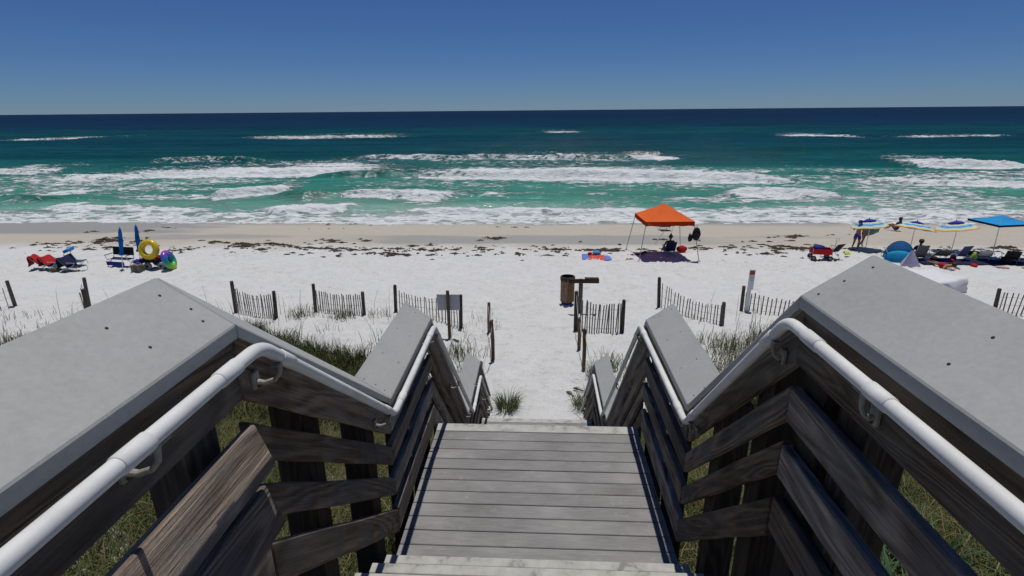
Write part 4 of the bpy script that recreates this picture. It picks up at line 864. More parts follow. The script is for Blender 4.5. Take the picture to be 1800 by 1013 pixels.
# ------------------------------------------------------------------ people: one skinned body each
M['skin'] = speckle('tanned_skin', (.30, .15, .09), .08, .55, 40, .0005, .4); M['skin2'] = speckle('dark_tan_skin', (.17, .085, .05), .08, .55, 40, .0005, .4)
M['hair'] = plain('dark_hair', (.018, .012, .009), .7); M['capbrown'] = cloth('brown_cap', (.07, .055, .035))
def skinned(name, verts, edges, mat, parent, sub=1):
    keys = list(verts); me = bpy.data.meshes.new(name); me.from_pydata([verts[k][:3] for k in keys], [(keys.index(a), keys.index(b)) for a, b in edges], [])
    o = bpy.data.objects.new(name, me); COL.objects.link(o); m = o.modifiers.new('skin', 'SKIN'); m.use_smooth_shade = True
    lay = me.skin_vertices[0].data
    for i, k in enumerate(keys):
        r = verts[k][3]; lay[i].radius = (r, r) if not hasattr(r, '__len__') else r; lay[i].use_root = (i == 0)
    s = o.modifiers.new('sub', 'SUBSURF'); s.levels = s.render_levels = sub; me.materials.append(mat)
    if parent: o.parent = parent
    return o
def fingers(v, e, hand, d, side, n):
    """five fingers of unequal length leaving the palm vertex along d"""
    h = Vector(v[hand][:3]); d = Vector(d).normalized(); s = d.cross(Vector((0, 0, 1)))
    s = s.normalized() if s.length > .1 else Vector((1, 0, 0))
    for k, (o_, L) in enumerate(((-.03, .065), (-.01, .08), (.01, .075), (.03, .06), (.045, .05))):
        a = h + d * .05 + s * o_ * side if k < 4 else h + s * .035 * side; b = a + d * L * .55 if k < 4 else a + (d + s * side).normalized() * L * .6; c = b + d * L * .45 + Vector((0, 0, -.012))
        for q, p, r in (('a', a, .010), ('b', b, .009), ('c', c, .008)): v[f'{n}{k}{q}'] = (*p, r)
        e += [(hand, f'{n}{k}a'), (f'{n}{k}a', f'{n}{k}b'), (f'{n}{k}b', f'{n}{k}c')]
def person(label, loc, rz, J, skin, clothes, hair=None, scale=1.0, head_turn=0, hat=None):
    """J: joint -> (x, y, z); facing local +Y"""
    t = thing('person', label, 'person', loc, rz); t.scale = (scale,) * 3
    rad = dict(pelvis=.115, waist=.10, chest=.125, neck=.05, shl=.06, shr=.06, ell=.042, elr=.042, wrl=.03, wrr=.03, hal=.034, har=.034, hil=.085, hir=.085, knl=.056, knr=.056, anl=.036, anr=.036, tol=.03, tor=.03, headb=.062, skull=.098, top=.07)
    J = dict(J); n = Vector(J['neck']); hd = Vector(J.get('headdir', (0, 0, 1))).normalized()
    fw = Vector((math.sin(head_turn), math.cos(head_turn), 0)); fw = (fw - hd * fw.dot(hd)).normalized()
    J['headb'] = tuple(n + hd * .07 + fw * .01); J['skull'] = tuple(n + hd * .16 + fw * .015); J['top'] = tuple(n + hd * .235 + fw * .005)
    v = {k: (*J[k], rad[k]) for k in ['pelvis', 'waist', 'chest', 'neck', 'shl', 'shr', 'ell', 'elr', 'wrl', 'wrr', 'hal', 'har', 'hil', 'hir', 'knl', 'knr', 'anl', 'anr', 'tol', 'tor', 'headb', 'skull', 'top']}
    e = [('pelvis', 'waist'), ('waist', 'chest'), ('chest', 'neck'), ('chest', 'shl'), ('chest', 'shr'), ('shl', 'ell'), ('shr', 'elr'), ('ell', 'wrl'), ('elr', 'wrr'), ('wrl', 'hal'), ('wrr', 'har'), ('pelvis', 'hil'), ('pelvis', 'hir'), ('hil', 'knl'), ('hir', 'knr'), ('knl', 'anl'), ('knr', 'anr'), ('anl', 'tol'), ('anr', 'tor'), ('neck', 'headb'), ('headb', 'skull'), ('skull', 'top')]
    fingers(v, e, 'hal', Vector(J['hal']) - Vector(J['wrl']), 1, 'fl'); fingers(v, e, 'har', Vector(J['har']) - Vector(J['wrr']), -1, 'fr')
    skinned('body', v, e, skin, t)
    sk = Vector(J['skull']); side = hd.cross(fw); MM = Matrix((side, fw, hd)).transposed()
    bm = B()
    blob(bm, sk + fw * .103 - hd * .02, (.014, .02, .026), MM, 8, 6)
    for s in (-1, 1): blob(bm, sk + side * s * .097 - hd * .015, (.012, .022, .032), MM, 8, 6)
    obj('nose_and_ears', bm, skin, t, True)
    for s in (-1, 1):
        bm = B(); blob(bm, sk + fw * .092 + side * s * .034 + hd * .008, (.014, .008, .009), MM, 8, 6); obj('eye', bm, M['black'], t, True)
    bm = B(); blob(bm, sk + fw * .094 - hd * .062, (.026, .008, .008), MM, 8, 6); obj('mouth', bm, M['redc'], t, True)
    if hair:
        bm = B(); blob(bm, sk + hd * .038 - fw * .022, (.112, .116, .105), MM, 14, 10)
        if hair == 'bun': blob(bm, sk + hd * .16 - fw * .03, (.05, .05, .05), MM, 10, 8)
        if hair == 'long': blob(bm, sk - hd * .09 - fw * .06, (.09, .06, .15), MM, 10, 8)
        obj('hair', bm, M['hair'], t, True)
    if hat:
        bm = B(); lathe(bm, [(.20, .02), (.19, .035), (.125, .04), (.12, .09), (.09, .145), (.02, .155)], 18, M=Matrix.Translation(sk) @ MM.to_4x4()) if hat == 'brim' else (lathe(bm, [(.116, .015), (.117, .06), (.09, .125), (.02, .15)], 16, M=Matrix.Translation(sk) @ MM.to_4x4()), box(bm, sk + fw * .15 + hd * .03, (.15, .12, .012), MM, .004))
        obj('hat', bm, hat and M['capbrown'] if hat != 'bluecap' else M['royal'], t, True)
    for nm, chain, grow, mat in clothes:
        cv, ce = {}, []
        for ch in chain:
            prev = None
            for a in ch:
                if isinstance(a, tuple): j0, j1, f = a; p = Vector(J[j0]).lerp(Vector(J[j1]), f); r = rad[j0] * (1 - f) + rad[j1] * f; key = f'{j0}{j1}{f}'
                else: p = Vector(J[a]); r = rad[a]; key = a
                cv[key] = (*p, r + grow)
                if prev: ce.append((prev, key))
                prev = key
        skinned(nm, cv, ce, mat, t)
    return t
SHORTS = [['pelvis', 'hil', ('hil', 'knl', .75)], ['pelvis', 'hir', ('hir', 'knr', .75)], ['pelvis', ('pelvis', 'waist', .6)]]
BRIEF = [['pelvis', 'hil', ('hil', 'knl', .22)], ['pelvis', 'hir', ('hir', 'knr', .22)], ['pelvis', ('pelvis', 'waist', .5)]]
SHIRT = [['chest', 'waist', ('waist', 'pelvis', .7)], ['chest', 'shl', ('shl', 'ell', .6)], ['chest', 'shr', ('shr', 'elr', .6)]]
# running boy
J = dict(pelvis=(0, 0, .86), waist=(0, .02, 1.02), chest=(0, .04, 1.2), neck=(0, .06, 1.37), shl=(-.17, .05, 1.29), shr=(.17, .05, 1.29), ell=(-.27, .12, 1.08), elr=(.24, -.12, 1.08), wrl=(-.22, .32, 1.12), wrr=(.30, .02, .95), hal=(-.20, .39, 1.16), har=(.31, .09, .95), hil=(-.09, 0, .8), hir=(.09, 0, .8), knl=(-.1, -.02, .46), knr=(.1, .12, .47), anl=(-.1, -.32, .25), anr=(.08, .03, .07), tol=(-.1, -.36, .11), tor=(.08, .17, .035))
def two_tone():
    m, nt, p = pmat('blue_red_swim_cloth', (.3, .1, .1), .85, .15); s = nt.nodes.new('ShaderNodeSeparateXYZ'); nt.links.new(coords(nt, 'Object'), s.inputs[0])
    nt.links.new(ramp(nt, [(.0, (.42, .035, .02)), (.66, (.42, .035, .02)), (.67, (.02, .05, .34)), (1, (.02, .05, .34))], s.outputs['Z'], 'CONSTANT').outputs[0], p.inputs['Base Color']); return m
M['twotone'] = two_tone()
person('running child in blue and red swim shorts at the left striped umbrella', gp(17.65, 29.6), R(-40), J, M['skin'], [('swim_shorts', SHORTS, .022, M['twotone'])], hat='bluecap', scale=1.0)
# adult with a pale green towel, striding
J = dict(pelvis=(0, 0, .95), waist=(0, .02, 1.12), chest=(0, .03, 1.32), neck=(0, .05, 1.5), shl=(-.19, .03, 1.42), shr=(.19, .03, 1.42), ell=(-.25, .05, 1.16), elr=(.27, .05, 1.17), wrl=(-.22, .25, 1.08), wrr=(.24, .24, 1.06), hal=(-.2, .32, 1.08), har=(.22, .32, 1.06), hil=(-.1, 0, .9), hir=(.1, 0, .9), knl=(-.1, .12, .5), knr=(.1, -.08, .5), anl=(-.1, .1, .09), anr=(.1, -.34, .12), tol=(-.1, .24, .035), tor=(.1, -.24, .04))
person('adult walking behind the left striped umbrella, bare legs showing below it', gp(18.45, 30.4), R(-75), J, M['skin'], [('swim_briefs', BRIEF, .014, M['black']), ('top', SHIRT, .016, M['mint'])], hair='long', scale=.9)
bm = B(); sheet(bm, [[(x, .04 * math.sin(8 * x + 3 * z), 1.08 - z * (.55 - .35 * abs(x))) for x in np.linspace(-.1, .75, 10)] for z in np.linspace(0, .75, 7)], .012)
o = tag(obj('towel', bm, M['mint'], None, True), 'pale green towel held out at the hip of the walking adult', 'towel'); o.location = gp(18.55, 30.3); o.rotation_euler = (0, 0, R(10))
# seated person helper: on the ground or on a low chair
def seated(h, lean=.15, knees=.0):
    return dict(pelvis=(0, -.02, h), waist=(0, -.05 - lean * .3, h + .17), chest=(0, -.07 - lean, h + .37), neck=(0, -.07 - lean * 1.1, h + .55), shl=(-.18, -.06 - lean, h + .46), shr=(.18, -.06 - lean, h + .46), ell=(-.27, .0 - lean * .5, h + .22), elr=(.27, .0 - lean * .5, h + .22), wrl=(-.2, .22, h + .22), wrr=(.2, .22, h + .22), hal=(-.18, .29, h + .2), har=(.18, .29, h + .2), hil=(-.09, .02, h), hir=(.09, .02, h), knl=(-.13, .38, h + .08 + knees), knr=(.13, .38, h + .08 + knees), anl=(-.12, .62, max(.06, h - .22)), anr=(.12, .62, max(.06, h - .22)), tol=(-.13, .74, max(.05, h - .24)), tor=(.13, .74, max(.05, h - .24)))
pc = gp(7.08, 28.35); beach_chair('dark folding chair in the shade of the orange canopy', pc, R(6), M['navy'], rec=24, back=.62)
person('person with a dark hair bun seated under the orange canopy, facing the sea', (pc[0], pc[1], pc[2]), R(6), seated(.30, .12), M['skin2'], [('shirt', SHIRT, .02, M['navy']), ('shorts', SHORTS, .02, M['navy'])], hair='bun')
person('small dark figure sitting on the wet sand between two striped umbrellas', gp(24.2, 36.5), R(25), seated(.12, .06, .22), M['skin2'], [('swim_briefs', BRIEF, .014, M['navy']), ('top', SHIRT, .016, M['navy'])], hair='long')
# lying person in red, head towards the camera
J = dict(pelvis=(0, .0, .12), waist=(0, -.16, .12), chest=(0, -.36, .16), neck=(0, -.54, .22), headdir=(0, -.8, .5), shl=(-.19, -.44, .17), shr=(.19, -.44, .17), ell=(-.40, -.58, .06), elr=(.40, -.58, .06), wrl=(-.20, -.76, .05), wrr=(.20, -.76, .05), hal=(-.12, -.80, .05), har=(.12, -.80, .05), hil=(-.1, .06, .12), hir=(.1, .06, .12), knl=(-.12, .48, .07), knr=(.12, .48, .07), anl=(-.12, .88, .06), anr=(.13, .88, .06), tol=(-.12, 1.0, .04), tor=(.14, 1.0, .04))
person('person in red lying face down on the sand in front of the chair row', gp(19.75, 25.9), R(0), J, M['skin'], [('swim_top', [['chest', 'waist', 'pelvis'], ['pelvis', 'hil', ('hil', 'knl', .3)], ['pelvis', 'hir', ('hir', 'knr', .3)]], .02, M['redc'])], hair='short', head_turn=math.pi)

# ------------------------------------------------------------------ right party
def stripes():
    m, nt, p = pmat('striped_canopy', (.5, .5, .5), .8, .15); v = coords(nt, 'Object'); s = nt.nodes.new('ShaderNodeSeparateXYZ'); nt.links.new(v, s.inputs[0])
    r = math_n(nt, 'SQRT', math_n(nt, 'ADD', math_n(nt, 'MULTIPLY', s.outputs['X'], s.outputs['X']), math_n(nt, 'MULTIPLY', s.outputs['Y'], s.outputs['Y'])))
    st = [(0, (.02, .03, .36)), (.34, (.62, .60, .42)), (.47, (.22, .46, .60)), (.57, (.05, .20, .56)), (.65, (.25, .50, .60)), (.74, (.64, .62, .42)), (.84, (.66, .47, .20)), (.94, (.60, .28, .14)), (1.015, (.50, .08, .07))]
    nt.links.new(ramp(nt, st, r, 'CONSTANT').outputs[0], p.inputs['Base Color']); p.inputs['Transmission Weight'].default_value = 0; return m
M['stripes'] = stripes(); M['violet'] = cloth('violet_cloth', (.03, .025, .30))
def umbrella(label, loc, tilt, pole_h=1.95, rad=1.0):
    t = thing('beach_umbrella', label, 'umbrella', loc, 0, 'striped beach umbrellas'); z = pole_h
    bm = B(); tube(bm, (0, 0, -.3), (0, 0, z - .55), .018, 8); obj('pole', bm, M['alu'], t)
    RM = Matrix.Translation((0, 0, z - .55)) @ Matrix.Rotation(tilt[1], 4, 'Y') @ Matrix.Rotation(tilt[0], 4, 'X') @ Matrix.Translation((0, 0, .55))
    bm = B(); tube(bm, (0, 0, -.55), (0, 0, -.02), .014, 8); o = obj('upper_pole', bm, M['alu'], t); o.matrix_local = RM
    N = 32; bm = B(); rings = []
    for k in np.linspace(.04, 1, 9):
        row = []
        for j in range(N):
            a = 2 * math.pi * j / N; sc = 1 - .035 * (1 - abs(math.cos(4 * a))) * k; zz = -.33 * k**1.6 - .03 * k * (1 - abs(math.cos(4 * a)))
            row.append(Vector((k * rad * sc * math.cos(a), k * rad * sc * math.sin(a), zz)))
        rings.append(row + [row[0]])
    sheet(bm, rings, .006); c = obj('canopy', bm, M['stripes'], t, True); c.matrix_local = RM
    bm = B(); rings = [[Vector((k * rad * .36 * math.cos(2 * math.pi * j / 24), k * rad * .36 * math.sin(2 * math.pi * j / 24), .075 - .10 * k**1.6)) for j in range(25)] for k in (.05, .4, .7, 1)]
    sheet(bm, rings, .005); c2 = obj('vent', bm, M['violet'], t, True); c2.matrix_local = RM
    bm = B(); lathe(bm, [(.025, 0), (.028, .03), (.01, .09)], 8, (0, 0, .06)); f = obj('finial', bm, M['navy'], t); f.matrix_local = RM
    for j in range(8):
        a = j * math.pi / 4; bm = B()
        ring_sweep(bm, [(k * rad * math.cos(a), k * rad * math.sin(a), -.33 * k**1.6 - .018) for k in (.05, .4, .7, 1)], .006, 5); o = obj('rib', bm, M['alu'], t); o.matrix_local = RM
umbrella('leftmost of the three striped umbrellas, above the running child', gp(18.3, 29.75), (R(-7), R(-7)), 1.64, .92)
umbrella('middle one of the three striped umbrellas, behind the blue pop up tent', gp(20.15, 28.95), (R(-7), R(10)), 1.66, .95)
umbrella('rightmost of the three striped umbrellas, next to the plain blue one', gp(22.45, 29.1), (R(-7), R(-8)), 1.62, .98)
M['cyan'] = cloth('sky_blue_canopy', (.02, .27, .60))
# square blue umbrella, a corner towards us
t = thing('square_umbrella', 'plain blue square umbrella at the right end of the row', 'umbrella', gp(23.2, 27.4), R(45 - 38)); z = 2.0; w = .92
bm = B(); tube(bm, (0, 0, -.3), (0, 0, z + .25), .022, 10); obj('pole', bm, M['alu'], t); t.rotation_euler = (R(1), R(-1), R(-40))
c4 = [Vector((1.28 * math.cos(a), 1.28 * math.sin(a), z)) for a in (0, math.pi / 2, math.pi, 3 * math.pi / 2)]; ap = Vector((0, 0, z + .30))
for k in range(4):
    a, b = c4[k], c4[(k + 1) % 4]; bm = B()
    sheet(bm, [[ap.lerp(a, f).lerp(ap.lerp(b, f), g) - Vector((0, 0, .05 * math.sin(f * 3.14))) for g in np.linspace(0, 1, 7)] for f in np.linspace(.03, 1, 7)], .006); p = obj('canopy_panel', bm, M['cyan'], t)
    bm = B(); sheet(bm, [[a.lerp(b, g) * 1.003 + Vector((0, 0, dz)) for g in np.linspace(0, 1, 7)] for dz in (-.008, -.10)], .004); obj('valance', bm, M['navy'], p)
    bm = B(); tube(bm, ap - Vector((0, 0, .03)), a - Vector((0, 0, .02)), .010, 6); obj('rib', bm, M['steel'], t)
# red wagon
t = thing('wagon', 'red folding wagon with a blue towel on the dry sand', 'wagon', gp(14.6, 27.3), R(-8))
bm = B(); box(bm, (0, 0, .34), (.92, .5, .03)); obj('floor', bm, M['redc'], t)
for (c_, s_) in (((0, -.25, .47), (.92, .02, .26)), ((0, .25, .47), (.92, .02, .26)), ((-.46, 0, .47), (.02, .48, .26)), ((.46, 0, .47), (.02, .48, .26))):
    bm = B(); box(bm, c_, s_, bevel=.006); obj('side_wall', bm, M['redc'], t)
for x in (-.46, .46):
    for y in (-.25, .25):
        bm = B(); tube(bm, (x, y, .2), (x, y, .64), .014); obj('corner_tube', bm, M['steel'], t)
        bm = B(); MM = Matrix.Translation((x * .86, y * 1.12, .13)) @ Matrix.Rotation(math.pi / 2, 4, 'X'); torus(bm, .095, .038, MM, 18, 8); w_ = obj('wheel', bm, M['rubber'], t, True)
        bm = B(); lathe(bm, [(.07, -.02), (.075, 0), (.07, .02)], 12, M=MM); obj('rim', bm, M['wheelg'], w_)
bm = B(); ring_sweep(bm, [(.46, 0, .35), (.62, 0, .8), (.66, 0, 1.0)], .013, 8); torus(bm, .08, .012, Matrix.Translation((.68, 0, 1.08)) @ Matrix.Rotation(math.pi / 2, 4, 'X'), 16, 6); obj('handle', bm, M['steel'], t)
wz = gp(14.6, 27.3)[2]
bundle('towel_bundle', 'blue towel piled in the red wagon', (14.45, 27.3, wz + .5), (.33, .2, .15), M['royal'], 'towel', 12)
beach_chair('black folding chair standing behind the red wagon', gp(15.3, 27.75), R(25), M['black'], rec=36, back=.62, seat_h=.36, frame=M['steel'])
bm = B(); torus(bm, .10, .05, Matrix.Translation((0, 0, .06)) @ Matrix.Rotation(.5, 4, 'X'), 20, 10); blob(bm, (0, 0, .07), (.09, .09, .07)); o = tag(obj('beach_toy', bm, M['lime'], None, True), 'bright yellow green beach toy between the wagon and the running child', 'toy'); o.location = gp(16.7, 28.6)
# chairs of the right party
beach_chair('grey folding chair left of the blue pop up tent', gp(18.55, 28.0), R(12), M['greyc'], rec=32, back=.66)
hc = gp(19.4, 27.3); beach_chair('grey folding chair taken by the person in a brown cap', hc, R(2), M['greyc'], rec=14, back=.66)
person('person in a brown cap seated in the grey chair right of the tent', hc, R(2), seated(.30, .04), M['skin2'], [('shirt', SHIRT, .02, M['black']), ('shorts', SHORTS, .02, M['brown'])], hair='short', hat='cap', head_turn=.9)
beach_chair('dark grey far reclined folding chair right of the person in a cap', gp(20.55, 27.5), R(-8), M['greyc'], rec=52, back=.7, width=.66)
beach_chair('blue grey folding chair below the rightmost striped umbrella', gp(21.45, 27.4), R(14), M['bluemesh'], rec=26, back=.66)
beach_chair('white folding chair left of the square umbrella pole', gp(22.55, 27.3), R(-14), M['white'], rec=40, back=.5)
beach_chair('black folding chair just right of the square umbrella pole', gp(23.45, 26.7), R(-25), M['black'], rec=34, back=.6)
beach_chair('black folding chair at the right edge of the picture', gp(24.1, 26.5), R(-5), M['navy'], rec=30, back=.66)
rr = random.Random(5)
for i, (x, y, s, mt, l, c) in enumerate([
    (20.1, 27.0, (.2, .14, .16), 'black', 'black bag left of the dark grey chair', 'bag'), (20.45, 26.85, (.24, .16, .12), 'royal', 'blue towel heap in front of the dark grey chair', 'towel'),
    (20.8, 26.9, (.2, .14, .1), 'redc', 'red towel heap at the foot of the dark grey chair', 'towel'), (21.0, 27.0, (.14, .12, .2), 'navy', 'upright navy bag between the two grey chairs', 'bag'),
    (22.2, 27.2, (.13, .1, .24), 'lime', 'lime green bag against the white folding chair', 'bag'), (22.9, 28.1, (.3, .2, .16), 'black', 'black bundle behind the white folding chair', 'bag'),
    (20.35, 26.1, (.16, .11, .05), 'lime', 'small yellow item on the sand left of the lying person', 'toy'), (21.3, 26.0, (.22, .12, .07), 'redc', 'dark red cloth on the edge of the dark mat', 'towel'),
    (22.3, 25.6, (.3, .13, .05), 'pink', 'pale pink cloth on the sand in front of the white chair', 'towel'), (23.2, 25.3, (.24, .14, .06), 'tan', 'tan hat lying on the sand near the right edge', 'hat'),
    (23.2, 26.5, (.24, .2, .22), 'black', 'black bag leaning on the chair right of the square umbrella pole', 'bag'), (19.05, 26.9, (.16, .12, .18), 'brown', 'brown bag under the chair of the capped person', 'bag'),
    (19.75, 26.75, (.22, .14, .08), 'black', 'black flat pouch on the dark mat beside the capped person', 'bag')]):
    bundle('belongings', l, gp(x, y), s, M[mt], c, 30 + i, rr.uniform(0, 3))
bm = B(); sheet(bm, [[(x, y + .06 * math.sin(3 * x), .02 + .012 * math.sin(7 * x + 4 * y)) for x in np.linspace(-2.7, 2.7, 30)] for y in np.linspace(-.55, .55, 8)], .012)
o = tag(obj('beach_mat', bm, M['navy'], None, True), 'long dark mat under the row of chairs on the right', 'mat'); o.location = gp(21.9, 26.75, .05); o.rotation_euler = (0, 0, R(-4))
# blue pop up tent: quarter dome with dark inside
def dome(label, loc, rz, w, d, h, mat, mat2, cat='tent', nm='popup_tent'):
    t = thing(nm, label, cat, loc, rz); bm = B(); rows = []
    for k in np.linspace(0, 1, 10):
        a = k * math.pi * .5; rows.append([Vector((w * math.cos(b) , d * .5 - d * math.sin(a) * math.sin(b), h * math.sin(b) * math.cos(a * .98))) for b in np.linspace(0.0, math.pi, 17)])
    half = 5
    sheet(bm, rows[:half + 1], .006); obj('front_panel', bm, mat, t, True); bm = B(); sheet(bm, rows[half:], .006); obj('back_panel', bm, mat2, t, True)
    bm = B(); ring_sweep(bm, [Vector((w * 1.01 * math.cos(b), d * .5, h * 1.01 * math.sin(b))) for b in np.linspace(0, math.pi, 20)], .012, 6); obj('hoop', bm, M['black'], t)
    bm = B(); sheet(bm, [[(x, y, .015) for x in np.linspace(-w, w, 5)] for y in (-d * .5, 0, d * .5)], .008); obj('floor', bm, mat2, t); return t
M['tentdark'] = cloth('deep_blue_nylon', (.008, .075, .20)); M['tentlight'] = cloth('bright_blue_nylon', (.015, .22, .42))
t = dome('blue half dome pop up beach tent by the middle striped umbrella', gp(18.45, 27.1), R(-28), .66, 1.1, .92, M['tentdark'], M['tentlight'])
bm = B(); box(bm, (-.60, .1, .5), (.02, .22, .30), Matrix.Rotation(-.35, 3, 'Y'), .01); obj('white_patch', bm, M['white'], t)
bm = B()
v_ = [bm.verts.new(p) for p in ((-.42, -.05, 0), (.42, -.05, 0), (.30, .5, 0), (-.30, .5, 0), (-.06, .12, .78), (.04, .2, .78))]
for f in ((0, 1, 5, 4), (1, 2, 5), (2, 3, 4, 5), (3, 0, 4), (3, 2, 1, 0)): bm.faces.new([v_[i] for i in f])
bmesh.ops.subdivide_edges(bm, edges=bm.edges, cuts=2, use_grid_fill=True)
o = tag(obj('mesh_shelter', bm, M['lav'], None), 'pale lavender peaked mesh shelter in front of the blue tent', 'shelter'); o.location = gp(18.25, 25.9); o.rotation_euler = (0, 0, R(-15))
# white tarpaulin over something boxy
bm = B(); rows = []; q = random.Random(3)
for i, v in enumerate(np.linspace(-1, 1, 26)):
    row = []
    for j, u in enumerate(np.linspace(-1, 1, 40)):
        x = u * 1.75; y = v * 1.2; e = max(abs(u) * 1.02, abs(v)); top_ = .66 - .10 * max(0, -u)
        k = 1 - float(sst(e, .80, 1.0)); fold = .05 * math.sin(9 * math.atan2(v, u) + 2 * e) * (1 - k) + .03 * math.sin(5 * u + 3 * v)
        kk = .86 + .14 * k
        row.append((x * (1 - .10 * (1 - k)) + fold * .6, y * (1 - .12 * (1 - k)) + fold, .02 + (top_ + .05 * math.sin(4 * u + v * 2) + (.06 if abs(u) > .5 and abs(v) > .5 else 0)) * k))
    rows.append(row)
sheet(bm, rows, .008); o = tag(obj('tarpaulin', bm, M['tarpw'], None, True), 'white tarpaulin draped over a boxy pile behind the right cap', 'tarp'); o.location = gp(15.95, 21.8); o.rotation_euler = (0, 0, R(8)); o.scale = (.86, .86, .82)

# ------------------------------------------------------------------ seaweed left by the tide
def build_wrack():
    q = np.random.default_rng(8); V = []; F = []
    items = [(x, y, s * .8) for x, y, s in WRACK]
    for x, y, s in WRACK:
        for _ in range(2): items.append((x + q.normal(0, 1.0), y + q.normal(0, .45), q.uniform(.05, .14)))
    for _ in range(160): items.append((q.uniform(-30, 30), q.normal(29.3, .9), q.uniform(.03, .10)))
    for x, y, s in items:
        n = int(10 + 110 * s); L = s * 1.35
        for _ in range(n):
            px = x + q.normal(0, s * .75); py = y + q.normal(0, s * .32); r = math.hypot((px - x) / (s * .8), (py - y) / (s * .45)); lift = max(.01, (.05 + .22 * s) * math.exp(-r * r) * q.uniform(.3, 1))
            a = q.normal(0, .7); l = q.uniform(.3, 1) * L * .5; w = q.uniform(.012, .04); g = float(GR(px, py)); b = len(V)
            dx, dy = math.cos(a) * l, math.sin(a) * l; nx, ny = -math.sin(a) * w, math.cos(a) * w
            V += [(px - dx - nx, py - dy - ny, g + .0), (px - dx + nx, py - dy + ny, g + .012), (px - nx, py - ny, g + lift), (px + nx, py + ny, g + lift + .025), (px + dx - nx, py + dy - ny, g + .0), (px + dx + nx, py + dy + ny, g + .012)]
            F += [(b, b + 2, b + 3, b + 1), (b + 2, b + 4, b + 5, b + 3)]
    return npmesh('seaweed', np.array(V), np.array(F), False)
def GR(x, y): return np.interp(y, _gy, _gz)
_gy = np.linspace(20, 45, 500); _gz = ground(np.zeros(500) , _gy)
M['wrack'] = speckle('brown_seaweed', (.045, .028, .016), .3, .8, 8, .002, .3)
tag(meshobj('seaweed', build_wrack(), M['wrack']), 'scattered brown seaweed strands along the tide line', 'seaweed', kind='stuff')

# ------------------------------------------------------------------ dune vegetation
def grassmat():
    m, nt, p = pmat('dune_grass', (.1, .1, .04), .7, .2); a = nt.nodes.new('ShaderNodeAttribute'); a.attribute_name = 'tone'
    nt.links.new(a.outputs['Color'], p.inputs['Base Color']); return m
M['grass'] = grassmat()
TONES = np.array([(.085, .10, .026), (.055, .085, .022), (.13, .12, .04), (.24, .19, .095), (.17, .12, .06), (.07, .12, .028)])
def blades(P, h, lean, w, tone, bend=.5, seed=0):
    """arrays -> strips of 5 vertices per blade"""
    q = np.random.default_rng(seed); n = len(P); a = q.uniform(0, 2 * np.pi, n); d = np.stack([np.cos(a), np.sin(a)], -1) * lean[:, None]
    sa = q.uniform(0, 2 * np.pi, n); sd_ = np.stack([np.cos(sa), np.sin(sa), np.zeros(n)], -1) * (w * .5)[:, None]
    b = P; mid = P + np.concatenate([d * .35 * h[:, None], (h * .6)[:, None]], -1); m2 = P + np.concatenate([d * .75 * h[:, None], (h * .9)[:, None]], -1); tip = P + np.concatenate([d * (1 + bend) * h[:, None], (h * (1.03 - .35 * bend * lean))[:, None]], -1)
    V = np.stack([b - sd_, b + sd_, mid - sd_ * .85, mid + sd_ * .85, m2 - sd_ * .5, m2 + sd_ * .5, tip], 1).reshape(-1, 3)
    i = np.arange(n)[:, None] * 7; F = np.concatenate([i + np.array([[0, 1, 3]]), i + np.array([[0, 3, 2]]), i + np.array([[2, 3, 5]]), i + np.array([[2, 5, 4]]), i + np.array([[4, 5, 6]])], 0)
    T = np.repeat(tone, 7, 0); return V, F, T
def grass_mesh(name, parts):
    V = []; F = []; T = []; o = 0
    for v, f, t in parts: V.append(v); F.append(f + o); T.append(t); o += len(v)
    V = np.concatenate(V); F = np.concatenate(F); T = np.concatenate(T); me = npmesh(name, V, F, True)
    at = me.color_attributes.new('tone', 'FLOAT_COLOR', 'POINT'); at.data.foreach_set('color', np.concatenate([T, np.ones((len(T), 1))], 1).astype(np.float32).ravel()); return me
def tones(q, n, wts, var=.25):
    k = q.choice(len(TONES), n, p=np.array(wts) / sum(wts)); return TONES[k] * q.uniform(1 - var, 1 + var, (n, 1))
def place(q, n, xr, yr, dens):
    x = q.uniform(*xr, n); y = q.uniform(*yr, n); k = q.uniform(0, 1, n) < dens(x, y); x, y = x[k], y[k]
    return np.stack([x, y, ground(x, y) - .02], -1)
parts = []; q = np.random.default_rng(20)
tuft = lambda x, y, s, c=.45: np.clip((fbm(x * s, y * s, 31, 3) - c) * 5, 0, 1)
# slope either side of the stairs: mixed dry and green grass
P = place(q, 300000, (-8, 8), (.2, 9.8), lambda x, y: sst(np.abs(x), .95, 1.25) * (1 - sst(np.abs(x), 4.5, 8)) * (.35 + .65 * tuft(x, y, 1.1, .38)))
n = len(P); parts.append(blades(P, q.uniform(.10, .40, n), q.uniform(.2, 1.1, n), q.uniform(.006, .013, n), tones(q, n, (5, 5, 3, 3, 3, 3)) * .85, .6, 1))
# green mass left of the middle flight
P = place(q, 120000, (-9.8, -1.6), (7.5, 15), lambda x, y: MASS(x, y) * (.45 + .55 * tuft(x, y, .8, .4)))
n = len(P); parts.append(blades(P, q.uniform(.25, .62, n), q.uniform(.1, .55, n), q.uniform(.010, .018, n), tones(q, n, (4, 4, 2, 1, 2, 2)) * .85, .4, 2))
